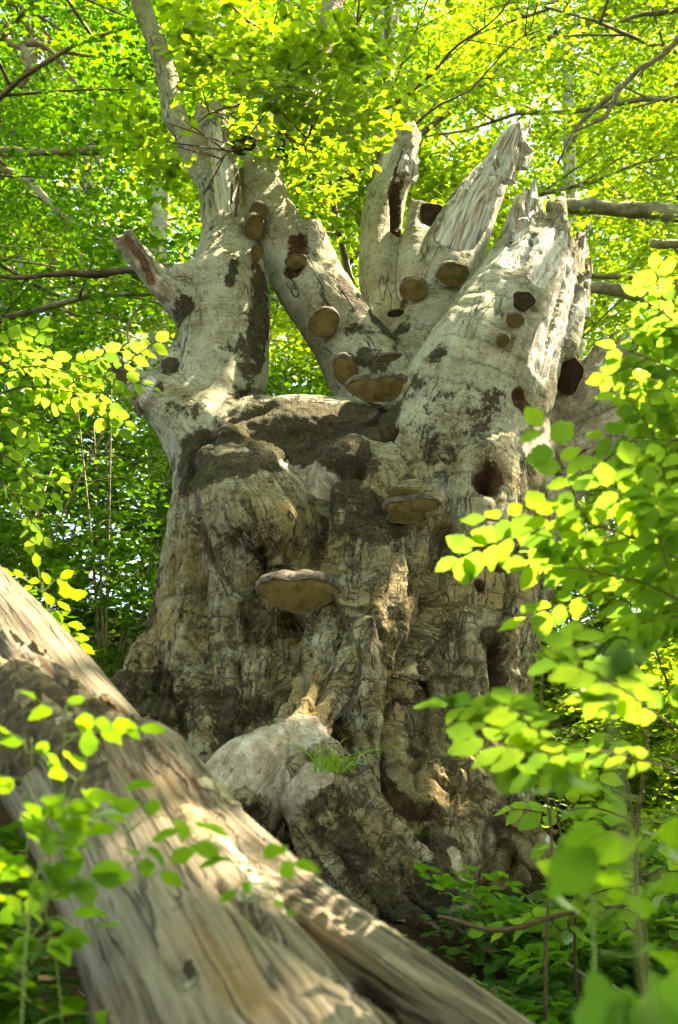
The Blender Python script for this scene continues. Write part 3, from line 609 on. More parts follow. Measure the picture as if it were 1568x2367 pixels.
# ------------------------------------------------------------------ bracket fungi
def fungus(px, py, hw, hh, roll=0, kind='round', label='', thick=0.55, tilt=0.62, dark=False, yaw=0.0, out=0.0, lobes=0.0, group=None):
    p, n = S2.hit(px, py)
    if p is None: p = PY(px, py, 6.4); n = np.array((0, -1.0, 0))
    d = depth(p); view = unit(CAM-p)
    o = unit(np.array((n[0]*0.6, n[1]-0.35, 0.0))); o = unit(o+np.array((yaw, 0, 0)))
    face = unit(o*(1-tilt*0.45)+np.array((0, 0, -1.0))*tilt)
    upv = unit(np.array((0, 0, 1.0))-face*face[2]); side = np.cross(upv, face)
    c, s_ = math.cos(math.radians(roll)), math.sin(math.radians(roll)); side, upv = side*c+upv*s_, upv*c-side*s_
    a = hw*d/FPX; b = hh*d/FPX/max(0.55, abs(face @ view))
    pr = [0.0]
    for fx in (-0.75, -0.4, 0.4, 0.75):
        h_, _n = S2.hit(px+fx*hw, py)
        if h_ is not None: pr.append(min(float((h_-p) @ o), 0.22))
    p = p+o*max(pr)*0.7
    ctr = p+o*(b*0.55*face[2]*-1+0.03+0.10*min(a, 0.25)+out)
    seed = int(px*3+py); nA = 44; th = np.arange(nA)*2*math.pi/nA
    x, y = np.cos(th), np.sin(th); w = np.ones(nA)
    if kind == 'heart':   # notch above, narrowing to a tip below
        w = 1+0.10*np.cos(2*th)-0.22*np.exp(-((th-math.pi/2-0.15)/0.22)**2); x = x*(1+0.18*y-0.20*np.clip(-y, 0, 1)**2); y = np.where(y < 0, y*1.15, y*0.82)
    elif kind == 'hoof': x = x*(1+0.06*y); y = np.where(y < 0, y*1.05, y*0.95)
    elif kind == 'wavy': w = 1+(0.16*np.sin(3*th+1)+0.10*np.sin(5*th+2.4))*(0.4 if dark else 1.0)
    wob = 1+(0.09+lobes)*fbm(np.stack([np.cos(th)*2+seed, np.sin(th)*2, th*0], -1), 3, 5)
    x, y = x*w*wob*a, y*w*wob*b
    def ring(sc, off, upo=0.0): return ctr+side*(x*sc)[:, None]+upv*((y*sc)+upo)[:, None]+face*off
    def skin(rings, close=True):
        Vv = np.vstack(rings); k = len(rings); i = np.arange(k-1)[:, None]*nA; A = np.arange(nA)[None]; B = (A+1) % nA
        return Vv, np.stack([i+A, i+B, i+nA+B, i+nA+A], -1).reshape(-1, 4)
    root = empty('bracket_fungus', p, label=label, cat='fungus', group=group)
    T = min(a, b)
    # pore surface: gently bulged disc
    v, f = skin([ring(sc, 0.10*T*(1-sc**2)) for sc in (0.97, 0.9, 0.7, 0.45, 0.2, 0.02)]); v = v+face*(0.02*T*fbm(v*40, 3, seed))[:, None]
    link('pore_surface', mesh_np('pore_surface', v, f), M['dark_fungus'] if dark else M['pore'], root)
    rs = []
    for j, t in enumerate(np.linspace(0, 1, 9)):
        step = 0.07*(j % 2); rs.append(ring((1.02+step)*(1-0.45*t**2), -0.05*T-thick*1.6*b*t, 0.10*b*min(1, 4*t)+thick*0.5*b*t))
    v, f = skin(rs); nn = vnormals(v, f); v = v+nn*(0.10*T*fbm(v*22, 3, seed+3))[:, None]
    cap = link('cap', mesh_np('cap', v, f), M['dark_fungus'] if dark else M['crust'], root)
    v, f = skin([ring(0.965, -0.004), ring(0.985, 0.010*T+0.003), ring(1.02, 0.004), ring(1.04, -0.08*T)]); link('rim', mesh_np('rim', v, f), M['dark_fungus'] if dark else (M['rim'] if seed % 2 else M['crust']), cap)
    return root
FG = 'bracket fungi on the old beech'
for a in ((694, 1414, 82, 42, -2, 'heart', 'broad heart-shaped bracket fungus jutting from the middle of the trunk', 0.55, 0.62, False, 0.0, 0.07),
          (888, 938, 62, 32, -3, 'heart', 'broad lobed bracket fungus at the fork, above the dark mossy saddle'),
          (608, 505, 23, 20, 0, 'round', 'round brown bracket high on the leaning limb, uppermost of three by the crevice'),
          (578, 542, 22, 27, 5, 'hoof', 'oval hoof bracket in the crevice between two pale limbs, middle of three'),
          (588, 598, 13, 20, 0, 'hoof', 'small bracket deep in the crevice between two pale limbs, lowest of three'),
          (686, 622, 25, 14, 12, 'hoof', 'flat brown bracket under the rotten wound on the leaning limb'),
          (756, 760, 37, 28, 22, 'hoof', 'large tilted oval bracket halfway down the leaning limb'),
          (804, 868, 27, 31, 0, 'hoof', 'tall hoof bracket with dark ridged cap at the foot of the leaning limb'),
          (961, 684, 32, 24, 6, 'round', 'oval bracket with black edge low on the bleached-tipped limb'),
          (1042, 650, 36, 26, 8, 'round', 'clean round tan bracket beside the sunlit edge of the bleached-tipped limb'),
          (1187, 752, 21, 15, -6, 'hoof', 'small ridged hoof bracket, middle of three in a row on the splintered limb'),
          (1157, 800, 15, 15, 0, 'hoof', 'smallest dark hoof bracket, lowest of three in a row on the splintered limb'),
          (950, 1192, 62, 27, 12, 'wavy', 'wavy double-layered bracket below the fork, spreading over old black growth')):
    fungus(*a, group=FG)
fungus(925, 1158, 34, 14, 8, 'wavy', 'small upper shelf growing on top of the wavy double-layered bracket', group=FG, out=0.03)
fungus(938, 858, 30, 8, -4, 'hoof', 'thin pale shelf bracket seen edge-on above the lobed fork fungus', group=FG, tilt=0.95)
fungus(922, 738, 20, 7, 0, 'hoof', 'thin dark shelf bracket under the black-edged oval bracket', group=FG, dark=True, tilt=0.95)
fungus(1207, 708, 24, 20, 0, 'wavy', 'hollow black dead bracket, uppermost of three in a row on the splintered limb', group=FG, dark=True, tilt=0.4)
fungus(984, 540, 32, 24, 0, 'wavy', 'charred-looking black round bracket beside the short stub', group=FG, dark=True, tilt=0.3)
fungus(1298, 890, 36, 44, 20, 'wavy', 'large dark brown bracket in the gap between splintered and split limbs', group=FG, dark=True, tilt=0.7, out=-0.1)
fungus(562, 345, 28, 22, 0, 'wavy', 'ragged black bracket high up behind green leaves, near the broken top', group=FG, dark=True, tilt=0.3)
fungus(650, 348, 32, 24, 0, 'wavy', 'ragged black bracket high up on the tall leafy limb', group=FG, dark=True, tilt=0.3)


# ================================================================== fallen log
def pdchain(rows): return np.array([(*PD(px, py, d), r*d/FPX) for px, py, r, d in rows])
LF = Field((-1.45, 0.95, 0.55), (0.55, 3.25, 2.05), 0.010)
LF.chain(pdchain([(-330, 1200, 165, 3.05), (-150, 1390, 165, 2.85), (20, 1560, 168, 2.55), (190, 1790, 185, 2.2), (330, 2040, 205, 1.9), (500, 2330, 270, 1.55), (640, 2600, 330, 1.3)]), 'log', k=0.03)
LF.chain(pdchain([(330, 1830, 150, 2.15), (470, 1960, 118, 2.02), (640, 2095, 116, 1.88), (860, 2245, 116, 1.72), (1080, 2390, 118, 1.57), (1300, 2540, 122, 1.42)]), 'fork', k=0.035)
LF.chain(pdchain([(480, 1990, 60, 1.85), (330, 1880, 60, 2.05), (250, 1750, 70, 2.2)]), 'log', k=0.04)
LV, LQ = LF.mesh(); LV = relax(LV, LQ, 2); LN = vnormals(LV, LQ); lcid, LG, LR = grain_of(LV, LF.chains)
LS = Sculpt(LV, LQ, LN)
for line, r, a in (([(560, 1940), (720, 2060), (800, 2110)], 12, -0.010), ([(500, 2010), (640, 2140), (760, 2240), (900, 2350)], 20, -0.035), ([(300, 1760), (330, 1790)], 14, -0.03),
                   ([(370, 1880), (420, 1990)], 6, -0.012), ([(440, 1900), (520, 2030)], 6, -0.012), ([(0, 1450), (60, 1500), (120, 1520), (180, 1600), (230, 1640)], 14, 0.012),
                   ([(40, 1560), (100, 1600)], 60, 0.016), ([(150, 1720), (60, 1680)], 60, 0.02), ([(400, 2230), (430, 2260)], 24, -0.02), ([(560, 1960), (600, 2010)], 8, -0.012)):
    LS.push(line, r, a)
for line, r, v in (([(-60, 1560), (60, 1600), (160, 1700), (190, 1800)], 90, 0.85), ([(-100, 1640), (60, 1740)], 90, 0.9), ([(150, 1560), (230, 1640)], 26, 0.8), ([(300, 1670), (350, 1740), (430, 1830)], 14, 0.7), ([(430, 2230), (440, 2260)], 30, 0.8)):
    LS.paint(line, r, 1, v)
for line, r in (([(300, 1770), (310, 1800)], 22), ([(100, 1530), (150, 1570)], 20), ([(250, 1610), (400, 1750), (470, 1850)], 13), ([(150, 1610), (200, 1620)], 18)):
    LS.paint(line, r, 2, 0.8)
bk = smooth(0.35, 0.7, LS.mask[:, 1]+0.25*fbm(LV*14, 3, 5)+0.8*smooth(0.22, 0.5, fbm(LG*np.array((5, 5, 2.2))+8, 4, 6)))
LS.mask[:, 0] = 1-bk*0.9
ld = LS.disp+0.012*fbm(LG*np.array((7, 7, 2.0)), 3, 91)+0.005*fbm(LG*np.array((40, 40, 1.8)), 3, 92)
ld += bk*(0.007+0.012*fbm(LV*22, 3, 93))-0.014*smooth(0.80, 0.97, 1-np.abs(fbm(LG*np.array((11, 11, 0.9))+4, 2, 94)))*0.7*(1-bk)
LV = LV+LN*ld[:, None]; LN = vnormals(LV, LQ)
log = empty('fallen_log', PD(300, 2000, 1.95), label='weathered grey fallen log, forked and barkless, lying before the old beech', cat='log')
cut_parts(log, LV, LQ, LN, lcid, [p for _, p in LF.chains], {'grain': LG, 'mask': LS.mask, 'pale': np.full(len(LV), 0.15)}, M['log'], lambda p: {'log': 'stem', 'fork': 'forked_limb'}[p])
L3 = Sculpt(LV, LQ, LN)

# bark flakes standing off the log
for i, (px, py, w) in enumerate(((150, 1565, 30), (90, 1500, 26), (200, 1610, 28), (250, 1625, 18), (40, 1480, 22), (120, 1640, 26), (60, 1620, 30), (300, 1690, 16))):
    p, n = L3.hit(px, py)
    if p is None: continue
    r = w*depth(p)/FPX; t = unit(np.cross(n, np.cross(n, PD(300, 1900, 2.05)-PD(0, 1540, 2.55)))); b = np.cross(n, t); k = 11
    a = np.arange(k)*2*math.pi/k; rr = r*(0.45+0.8*RS.rand(k)); o = np.stack([np.cos(a)*rr*1.9, np.sin(a)*rr*0.55], -1)
    top = p+o[:, :1]*t+o[:, 1:]*b+n*(0.007+0.005*RS.rand(k))[:, None]; bot = top-n*0.014
    v = np.vstack([top, bot, [p+n*0.012]]); q = [[j, j+k, (j+1) % k+k, (j+1) % k] for j in range(k)]+[[j, (j+1) % k, 2*k, 2*k] for j in range(k)]
    me = bpy.data.meshes.new('bark_flake'); me.from_pydata(v.tolist(), [], [x if x[2] != x[3] else x[:3] for x in q]); link('bark_flake', me, M['bark_flake'], log)

# sticks lying along the log
def stick(rows, label, mat='deadwood'):
    L = catmull(pdchain(rows), 6); L[:, :3] += 0.008*np.stack([fbm(L[:, :3]*9+j*5, 2, 3+j) for j in range(3)], -1)
    o = tube_obj('stick', [L], M[mat], None, 8); tag(o, label, 'stick')
stick([(250, 2000, 7, 1.78), (420, 2060, 8, 1.68), (600, 2170, 9, 1.58), (760, 2260, 10, 1.50), (940, 2400, 11, 1.40)], 'thin dark stick lying lengthwise in the groove of the fallen log')
stick([(1010, 2120, 5, 3.2), (1150, 2150, 6, 3.1), (1330, 2110, 5, 3.1), (1500, 2090, 4, 3.0)], 'thin bare twig lying across dark ground below the roots', 'twig')

# ================================================================== leaves
def leaf_mesh(name, kind, seed, mat):
    r = np.random.RandomState(seed); k = 11
    t = np.linspace(0, 1, k); w = np.sin(math.pi*np.clip(t, 0, 1)**0.82)**0.85
    w = w*(0.33 if kind == 'beech' else 0.30)
    if kind == 'serrate': w = w*(1+0.16*(np.arange(k) % 2))*np.where(t > 0.75, 0.85, 1)
    else: w = w*(1+0.10*np.where(np.arange(k) % 2, 1, -0.7))
    w[0] = 0.012; w[-1] = 0.004
    bend = -0.10*r.uniform(0.2, 2.0)*t*t; fold = r.uniform(-0.05, 0.28)
    rows = []
    for sgn in (-1, 0, 1):
        ww = sgn*w*(1+0.06*r.randn(k)); rows.append(np.stack([t, ww, bend+fold*np.abs(ww)+0.03*np.sin(t*9+seed+sgn)*abs(sgn)*(t > 0.05)], -1))
    v = np.vstack(rows); f = []
    for c in range(2):
        for i in range(k-1): f.append((c*k+i, c*k+i+1, (c+1)*k+i+1, (c+1)*k+i))
    me = mesh_np(name, v, np.array(f)[:, ::-1], True); me.materials.append(mat); return me
BEECH = [leaf_mesh('beech_leaf', 'beech', i, M['leaf_near']) for i in range(6)]
HERB = [leaf_mesh('herb_leaf', 'serrate', i+20, M['leaf_herb']) for i in range(5)]
def put_leaf(parent, meshes, p, d, n, size):
    d = unit(d); n = unit(np.asarray(n)-d*(np.asarray(n) @ d)); s = np.cross(n, d)
    o = bpy.data.objects.new('leaf', meshes[random.randrange(len(meshes))]); COL.objects.link(o); o.parent = parent
    mt = Matrix(((d[0], s[0], n[0], p[0]), (d[1], s[1], n[1], p[1]), (d[2], s[2], n[2], p[2]), (0, 0, 0, 1))) @ Matrix.Diagonal((size, size*random.uniform(0.85, 1.15), size, 1))
    o.matrix_local = Matrix.Translation(-Vector(parent.location)) @ mt
    return o
def leafy(root, rows, n, lpx, meshes=None, up=(0.12, 0.55, 1.0), twig=3.0, start=0.12, side=0, mat='twig', spread=0.9, jit=0.45, wild=0.0):
    """a twig along rows (px, py, depth) with leaves set alternately in one plane"""
    meshes = meshes or BEECH
    P = np.array([PD(*r) for r in rows]); d0 = rows[0][2]
    L = catmull(P, 5) if len(P) > 2 else np.linspace(P[0], P[1], 6)
    L = L+0.012*np.stack([fbm(L*8+j*5, 2, 13+j) for j in range(3)], -1)*np.minimum(np.arange(len(L))/3, 1)[:, None]
    rad = np.linspace(twig, 0.9, len(L))*d0/FPX
    tw_ = tube_obj('twig', [np.hstack([L, rad[:, None]])], M[mat], root, 6)
    s = np.concatenate([[0], np.cumsum(np.linalg.norm(np.diff(L, axis=0), axis=1))]); T = np.gradient(L, axis=0)
    at = lambda a, A: np.array([np.interp(a, s, A[:, j]) for j in range(3)])
    up = unit(np.array(up)+np.random.RandomState(int(rows[0][0]+rows[0][1])).normal(0, 0.12, 3))
    for i in range(n):
        a = s[-1]*(start+(1-start)*(i+0.5*random.random())/max(n-1, 1)); a = min(a, s[-1])
        p, t = at(a, L), unit(at(a, T)); sd = unit(np.cross(up, t))*(1 if i % 2 else -1)
        last = i >= n-1
        dr = t if last else unit(t*random.uniform(0.35, 0.8)+sd*spread+np.array(unit(RS.normal(0, 1, 3)))*(0.12+wild)-np.array((0, 0, 0.12)))
        nm = unit(up+RS.normal(0, jit, 3)*0.6)
        sz = lpx*d0/FPX*random.uniform(0.72, 1.15)*(0.8 if i < 2 else 1)
        put_leaf(tw_, meshes, p+dr*0.05*sz, dr, nm, sz)
    for j in range(side):
        a = s[-1]*(0.2+0.6*(j+random.random())/side); p, t = at(a, L), unit(at(a, T)); sd = unit(np.cross(up, t))*(1 if j % 2 else -1)
        px, py, d = [float(x) for x in proj(p)]; q = p+(t*0.8+sd*0.8)*s[-1]*random.uniform(0.22, 0.4); qx, qy, qd = [float(x) for x in proj(q)]
        if qd > 0.5: leafy(root, [(px, py, d), (qx, qy, qd)], max(3, n//2), lpx*0.95*qd/d*d0/qd, meshes, up, twig*0.6, 0.25, 0, mat, spread, jit, wild)
def stem(root, rows, mat='twig', name='stem'):
    L = catmull(pdchain(rows), 6); L[:, 3] *= 0.65; L[:, :3] += 0.02*np.stack([fbm(L[:, :3]*3+j*7, 2, 31+j) for j in range(3)], -1); tube_obj(name, [L], M[mat], root, 7)

NB = 'beech saplings beside the old beech'
r = empty('beech_sapling', PD(1640, 1150, 2.6), label='beech sapling with sunlit pale leaves before the splintered limb', cat='sapling', group=NB)
stem(r, [(1640, 1500, 9, 2.5), (1640, 1150, 8, 2.5), (1600, 900, 6, 2.5), (1570, 640, 4, 2.5)])
for rows, n, s in (([(1600, 850, 2.45), (1500, 740, 2.4), (1420, 680, 2.4)], 9, 1), ([(1620, 950, 2.45), (1500, 850, 2.4), (1370, 800, 2.4)], 10, 2), ([(1600, 900, 2.5), (1540, 800, 2.5), (1500, 700, 2.5)], 8, 1),
                   ([(1640, 1000, 2.4), (1500, 940, 2.35), (1375, 915, 2.3)], 9, 1), ([(1640, 1060, 2.4), (1500, 1010, 2.35), (1345, 1010, 2.3)], 10, 2), ([(1640, 1000, 2.6), (1560, 880, 2.6), (1530, 790, 2.6)], 7, 1), ([(1640, 1120, 2.4), (1560, 1080, 2.4), (1470, 1070, 2.4)], 7, 1)):
    leafy(r, [(x_+50, y_, d_) for x_, y_, d_ in rows], n+6, 50, side=s+3)
r = empty('beech_sapling', PD(1680, 1500, 2.1), label='beech sapling reaching a long twig of toothed leaves across the trunk', cat='sapling', group=NB)
stem(r, [(1680, 1800, 10, 2.0), (1670, 1450, 8, 2.0), (1650, 1200, 6, 2.0)])
for rows, n, s in (([(1670, 1380, 2.0), (1480, 1290, 1.98), (1320, 1225, 1.95), (1160, 1190, 1.92), (1045, 1190, 1.9)], 15, 3), ([(1660, 1260, 2.0), (1480, 1180, 2.0), (1310, 1130, 2.0)], 9, 2), ([(1680, 1450, 2.0), (1450, 1370, 1.98), (1290, 1320, 1.95), (1150, 1310, 1.95)], 12, 2),
                   ([(1660, 1400, 2.1), (1540, 1300, 2.1), (1450, 1250, 2.1)], 8, 1), ([(1670, 1350, 2.1), (1580, 1220, 2.1), (1540, 1120, 2.1)], 8, 1), ([(1680, 1480, 2.1), (1560, 1430, 2.1), (1400, 1420, 2.1)], 8, 1)):
    leafy(r, [(x_+75, y_, d_) for x_, y_, d_ in rows], n+6, 72, side=s+2)
r = empty('beech_sapling', PD(1500, 2300, 1.5), label='low beech sapling with glowing yellow-green leaves above dark undergrowth', cat='sapling', group=NB)
stem(r, [(1270, 2360, 7, 1.75), (1275, 1960, 6, 1.7), (1245, 1780, 5, 1.65), (1250, 1560, 3, 1.6)]); stem(r, [(1500, 2420, 8, 1.65), (1470, 2000, 7, 1.6), (1490, 1760, 5, 1.55), (1480, 1600, 3, 1.5)])
for rows, n, s in (([(1480, 1680, 1.5), (1400, 1620, 1.48), (1300, 1560, 1.45), (1210, 1530, 1.42)], 9, 1), ([(1490, 1780, 1.52), (1350, 1740, 1.5), (1180, 1740, 1.48), (1030, 1705, 1.45)], 12, 1), ([(1250, 1700, 1.65), (1120, 1640, 1.68), (960, 1625, 1.7)], 9, 0),
                   ([(1480, 1700, 1.5), (1560, 1620, 1.5), (1640, 1560, 1.5)], 7, 1), ([(1250, 1800, 1.62), (1180, 1760, 1.6), (1100, 1770, 1.6)], 6, 0), ([(1480, 1750, 1.5), (1560, 1720, 1.5), (1660, 1690, 1.5)], 7, 0), ([(1250, 1640, 1.6), (1300, 1600, 1.62), (1370, 1580, 1.6)], 5, 0)):
    leafy(r, [(x_+75, y_, d_) for x_, y_, d_ in rows], n+6, 82, side=s+1)
r = empty('beech_sapling', PD(1400, 2150, 3.2), label='shaded beech sapling with many small dark leaves right against the roots', cat='sapling', group=NB)
stem(r, [(1330, 2330, 6, 3.3), (1320, 2050, 5, 3.2), (1280, 1850, 3, 3.1)]); stem(r, [(1500, 2330, 6, 3.3), (1480, 2000, 5, 3.2), (1440, 1780, 3, 3.1)])
for i in range(26):
    x0 = random.choice((1320, 1480, 1560)); y0 = random.uniform(1840, 2200); dx = random.uniform(-230, 160); d = random.uniform(2.7, 3.6)
    leafy(r, [(x0, y0, d), (x0+dx*0.5, y0-40+random.uniform(-20, 30), d), (x0+dx, y0-50+random.uniform(-40, 60), d-0.05)], 7, 62, side=0)
r = empty('tall_herb', PD(1480, 2400, 0.42), label='blurred tall herb with a fuzzy round bud on an upright green stem', cat='plant')
stem(r, [(1560, 2480, 10, 0.42), (1510, 2100, 9, 0.42), (1475, 1800, 9, 0.42), (1450, 1560, 8, 0.42)], 'stem')
def bud(root, px, py, d, rpx, mat):
    u, w = np.meshgrid(np.linspace(0, math.pi, 13), np.arange(18)*2*math.pi/18, indexing='ij'); rr = rpx*d/FPX
    v = np.stack([np.sin(u)*np.cos(w), np.sin(u)*np.sin(w), np.cos(u)*1.15], -1).reshape(-1, 3); v = v*(1+0.22*fbm(v*4, 3, 5))[:, None]*rr+PD(px, py, d)
    i = np.arange(12)[:, None]*18; a = np.arange(18)[None]; b = (a+1) % 18
    link('bud', mesh_np('bud', v, np.stack([i+a, i+18+a, i+18+b, i+b], -1).reshape(-1, 4)), mat, root)
bud(r, 1440, 1530, 0.42, 40, M['grass'])
for rows in ([(1480, 1850, 0.85), (1400, 1790, 0.85), (1330, 1800, 0.84)], [(1500, 2050, 0.85), (1560, 1950, 0.85), (1640, 1930, 0.85)], [(1490, 1950, 0.85), (1420, 1900, 0.84), (1380, 1930, 0.84)], [(1480, 1900, 0.86), (1560, 1850, 0.86), (1640, 1840, 0.86)]):
    leafy(r, rows, 3, 150, HERB, mat='stem', start=0.5)
r = empty('tall_herb', PD(1400, 2450, 1.1), label='blurred herb with a bright spear-shaped leaf over the dark hollow', cat='plant')
stem(r, [(1400, 2480, 7, 1.1), (1385, 2250, 7, 1.1), (1370, 2060, 6, 1.1)], 'stem')
put_leaf(r, HERB, PD(1365, 2130, 1.1), PD(1255, 2050, 1.08)-PD(1365, 2130, 1.1), (0.2, -0.5, 1), 0.055)
for rows in ([(1380, 2130, 1.1), (1450, 2060, 1.1), (1520, 2050, 1.1)], [(1375, 2080, 1.1), (1350, 2030, 1.1), (1400, 1990, 1.1)], [(1390, 2200, 1.1), (1470, 2200, 1.1), (1560, 2160, 1.1)]):
    leafy(r, rows, 3, 120, HERB, mat='stem', start=0.4)
r = empty('tall_herb', PD(1500, 2500, 0.8), label='blurred cluster of long blade leaves rising in the bottom corner', cat='plant')
for x0, x1, y1 in ((1440, 1370, 2240), (1480, 1460, 2290), (1530, 1600, 2220), (1420, 1420, 2310), (1560, 1530, 2260)):
    p, q = PD(x0, 2520, 0.8), PD(x1, y1, 0.8); put_leaf(r, HERB, p, q-p, (0.1, -1, 0.3), float(np.linalg.norm(q-p)))

# ------------------------------------------------------------------ herbs on and before the log
HG = 'herbs growing round the fallen log'
def herb(label, st, twigs, base=None, group=HG):
    p = PD(*( (st[0][0], st[0][1], st[0][3]) )); r = empty('woodland_herb', p, label=label, cat='plant', group=group)
    stem(r, [(a_, b_, c_*0.7, d_) for a_, b_, c_, d_ in st], 'stem')
    for rows, n, l in twigs: leafy(r, rows, n, l, HERB, mat='stem', start=0.35, twig=2.2, wild=0.15)
    return r
herb('small upright herb with one pair of bright leaves above the bark patch of the log', [(148, 1960, 4, 1.55), (142, 1780, 3.5, 1.52), (150, 1640, 3, 1.5)],
     [([(150, 1650, 1.5), (120, 1635, 1.5), (95, 1620, 1.5)], 2, 70), ([(150, 1645, 1.5), (165, 1630, 1.5), (190, 1650, 1.5)], 2, 72), ([(146, 1720, 1.5), (190, 1690, 1.5), (250, 1685, 1.5)], 3, 78), ([(150, 1700, 1.5), (240, 1690, 1.5), (310, 1690, 1.5)], 3, 66)])
herb('herb with pale backlit leaves at the foot of the bark patch', [(60, 2000, 4, 1.45), (66, 1850, 3.5, 1.45), (62, 1730, 3, 1.45)],
     [([(62, 1740, 1.45), (50, 1710, 1.45), (30, 1700, 1.45)], 2, 84), ([(62, 1740, 1.45), (85, 1740, 1.45), (108, 1760, 1.45)], 2, 66), ([(64, 1800, 1.45), (30, 1800, 1.45), (-20, 1790, 1.45)], 3, 90), ([(64, 1830, 1.45), (50, 1850, 1.45), (70, 1880, 1.45)], 2, 80)])
herb('herb with two round ribbed leaves in front of the log', [(128, 2060, 4, 1.42), (140, 1900, 3.5, 1.42), (185, 1800, 3, 1.42)],
     [([(180, 1805, 1.42), (160, 1790, 1.42), (145, 1775, 1.42)], 2, 88), ([(185, 1800, 1.42), (200, 1780, 1.42), (205, 1755, 1.42)], 2, 92), ([(150, 1870, 1.42), (220, 1850, 1.42), (290, 1830, 1.42)], 3, 92), ([(145, 1900, 1.42), (210, 1900, 1.42), (260, 1880, 1.42)], 3, 84)])
herb('thin herb leaning over the grey barkless part of the log', [(290, 2180, 4, 1.4), (300, 2040, 3.5, 1.4), (290, 1920, 3, 1.4)],
     [([(292, 1930, 1.4), (260, 1890, 1.4), (240, 1870, 1.4)], 2, 90), ([(292, 1925, 1.4), (350, 1890, 1.4), (400, 1895, 1.4), (440, 1905, 1.4)], 3, 98), ([(298, 2000, 1.4), (330, 1960, 1.4), (350, 1950, 1.4)], 3, 76), ([(300, 2040, 1.4), (350, 2020, 1.4), (390, 2000, 1.4)], 3, 76)])
herb('single herb with drooping leaves standing before the log fork', [(585, 2200, 5, 1.3), (578, 2080, 4, 1.3), (572, 1990, 4, 1.3)],
     [([(572, 1995, 1.3), (545, 1975, 1.3), (520, 1965, 1.3)], 2, 90), ([(572, 1995, 1.3), (620, 1975, 1.3), (670, 1985, 1.3)], 3, 90), ([(574, 2010, 1.3), (570, 2030, 1.3), (550, 2050, 1.3)], 2, 60), ([(576, 2080, 1.3), (620, 2085, 1.3), (650, 2100, 1.3)], 2, 50)])
tw = []
for i in range(15):
    x, y = random.uniform(-20, 230), random.uniform(1850, 2060); tw.append(([(90, y+60, 1.3), ((x+90)/2, y+10, 1.3), (x, y, 1.3)], 3, random.uniform(70, 105)))
herb('bushy clump of herbs hiding the lower edge of the log', [(60, 2420, 8, 1.32), (75, 2200, 7, 1.3), (95, 2000, 5, 1.3)], tw)
tw = []
for i in range(10):
    x, y = random.uniform(-20, 260), random.uniform(2080, 2330); tw.append(([(70, y+50, 1.45), ((x+70)/2, y+10, 1.45), (x, y, 1.45)], 3, random.uniform(70, 100)))
herb('dim herb with dark leaves in the shade under the log', [(150, 2420, 6, 1.5), (130, 2250, 5, 1.48), (100, 2100, 4, 1.45)], tw)
r = herb('sunlit bramble shoot rising behind the high end of the log', [(160, 1640, 4, 3.0), (120, 1480, 4, 2.95), (95, 1350, 3, 2.9)],
     [([(100, 1380, 2.9), (92, 1340, 2.9), (85, 1310, 2.9)], 2, 46), ([(100, 1370, 2.9), (120, 1345, 2.9), (140, 1335, 2.9)], 3, 48), ([(110, 1430, 2.9), (130, 1390, 2.9), (165, 1375, 2.9)], 4, 52), ([(115, 1450, 2.9), (140, 1435, 2.9), (160, 1440, 2.9)], 3, 50), ([(120, 1470, 2.9), (150, 1470, 2.9), (180, 1490, 2.9)], 4, 50),
      ([(100, 1400, 2.9), (70, 1380, 2.9), (50, 1390, 2.9)], 3, 48), ([(98, 1370, 2.9), (60, 1340, 2.9), (30, 1330, 2.9)], 3, 44)])

# overhanging twigs from a neighbour on the other side
OG = 'overhanging beech twigs beside the old tree'
r = empty('beech_twig', PD(-40, 850, 4.4), label='long overhanging beech twig whose leaves reach the splintered low stub', cat='branch', group=OG)
for rows, n, s in (([(-60, 880, 4.4), (80, 850, 4.4), (200, 870, 4.4), (300, 880, 4.4), (350, 895, 4.4)], 18, 5), ([(-60, 930, 4.4), (60, 895, 4.4), (170, 905, 4.4), (280, 910, 4.4)], 14, 4), ([(-60, 860, 4.5), (40, 830, 4.5), (120, 830, 4.5)], 9, 2), ([(-60, 950, 4.4), (10, 960, 4.4), (60, 1000, 4.4)], 7, 1)):
    leafy(r, rows, n, 42, side=s, twig=2.2)
r = empty('beech_twig', PD(-40, 1030, 4.4), label='short drooping beech twig hanging below the long leafy one', cat='branch', group=OG)
for rows, n, s in (([(-40, 1040, 4.2), (20, 1060, 4.2), (70, 1100, 4.2), (120, 1150, 4.2)], 10, 3), ([(-40, 1100, 4.2), (20, 1130, 4.2), (60, 1190, 4.2), (100, 1240, 4.2)], 9, 2)):
    leafy(r, rows, n, 42, side=s, twig=2.2)

# grass tuft on the root
gv, gf = [], []
p0, n0 = S2.hit(748, 1770)
if p0 is not None:
    for i in range(42):
        b = p0+np.array((RS.normal(0.03, 0.04), RS.normal(0, 0.03), -0.03)); h = RS.uniform(0.14, 0.34); dr = np.array((RS.normal(0.05, 0.35), RS.normal(-0.1, 0.3), 1.0)); w = 0.004
        sd = unit(np.cross(dr, (0, 1, 0.2))); o = len(gv)
        for t in (0, 0.35, 0.7, 1.0):
            c = b+dr*h*t*0.8+np.array((dr[0], dr[1], -0.9))*h*0.5*t*t; gv += [c-sd*w*(1-t*0.95), c+sd*w*(1-t*0.95)]
        gf += [(o+2*j, o+2*j+1, o+2*j+3, o+2*j+2) for j in range(3)]
    link('grass', mesh_np('grass', np.array(gv), np.array(gf), True, {'rnd': RS.rand(len(gv))}), M['grass'], label='small tuft of thin green grass sprouting on the bare root', cat='grass', kind='stuff')

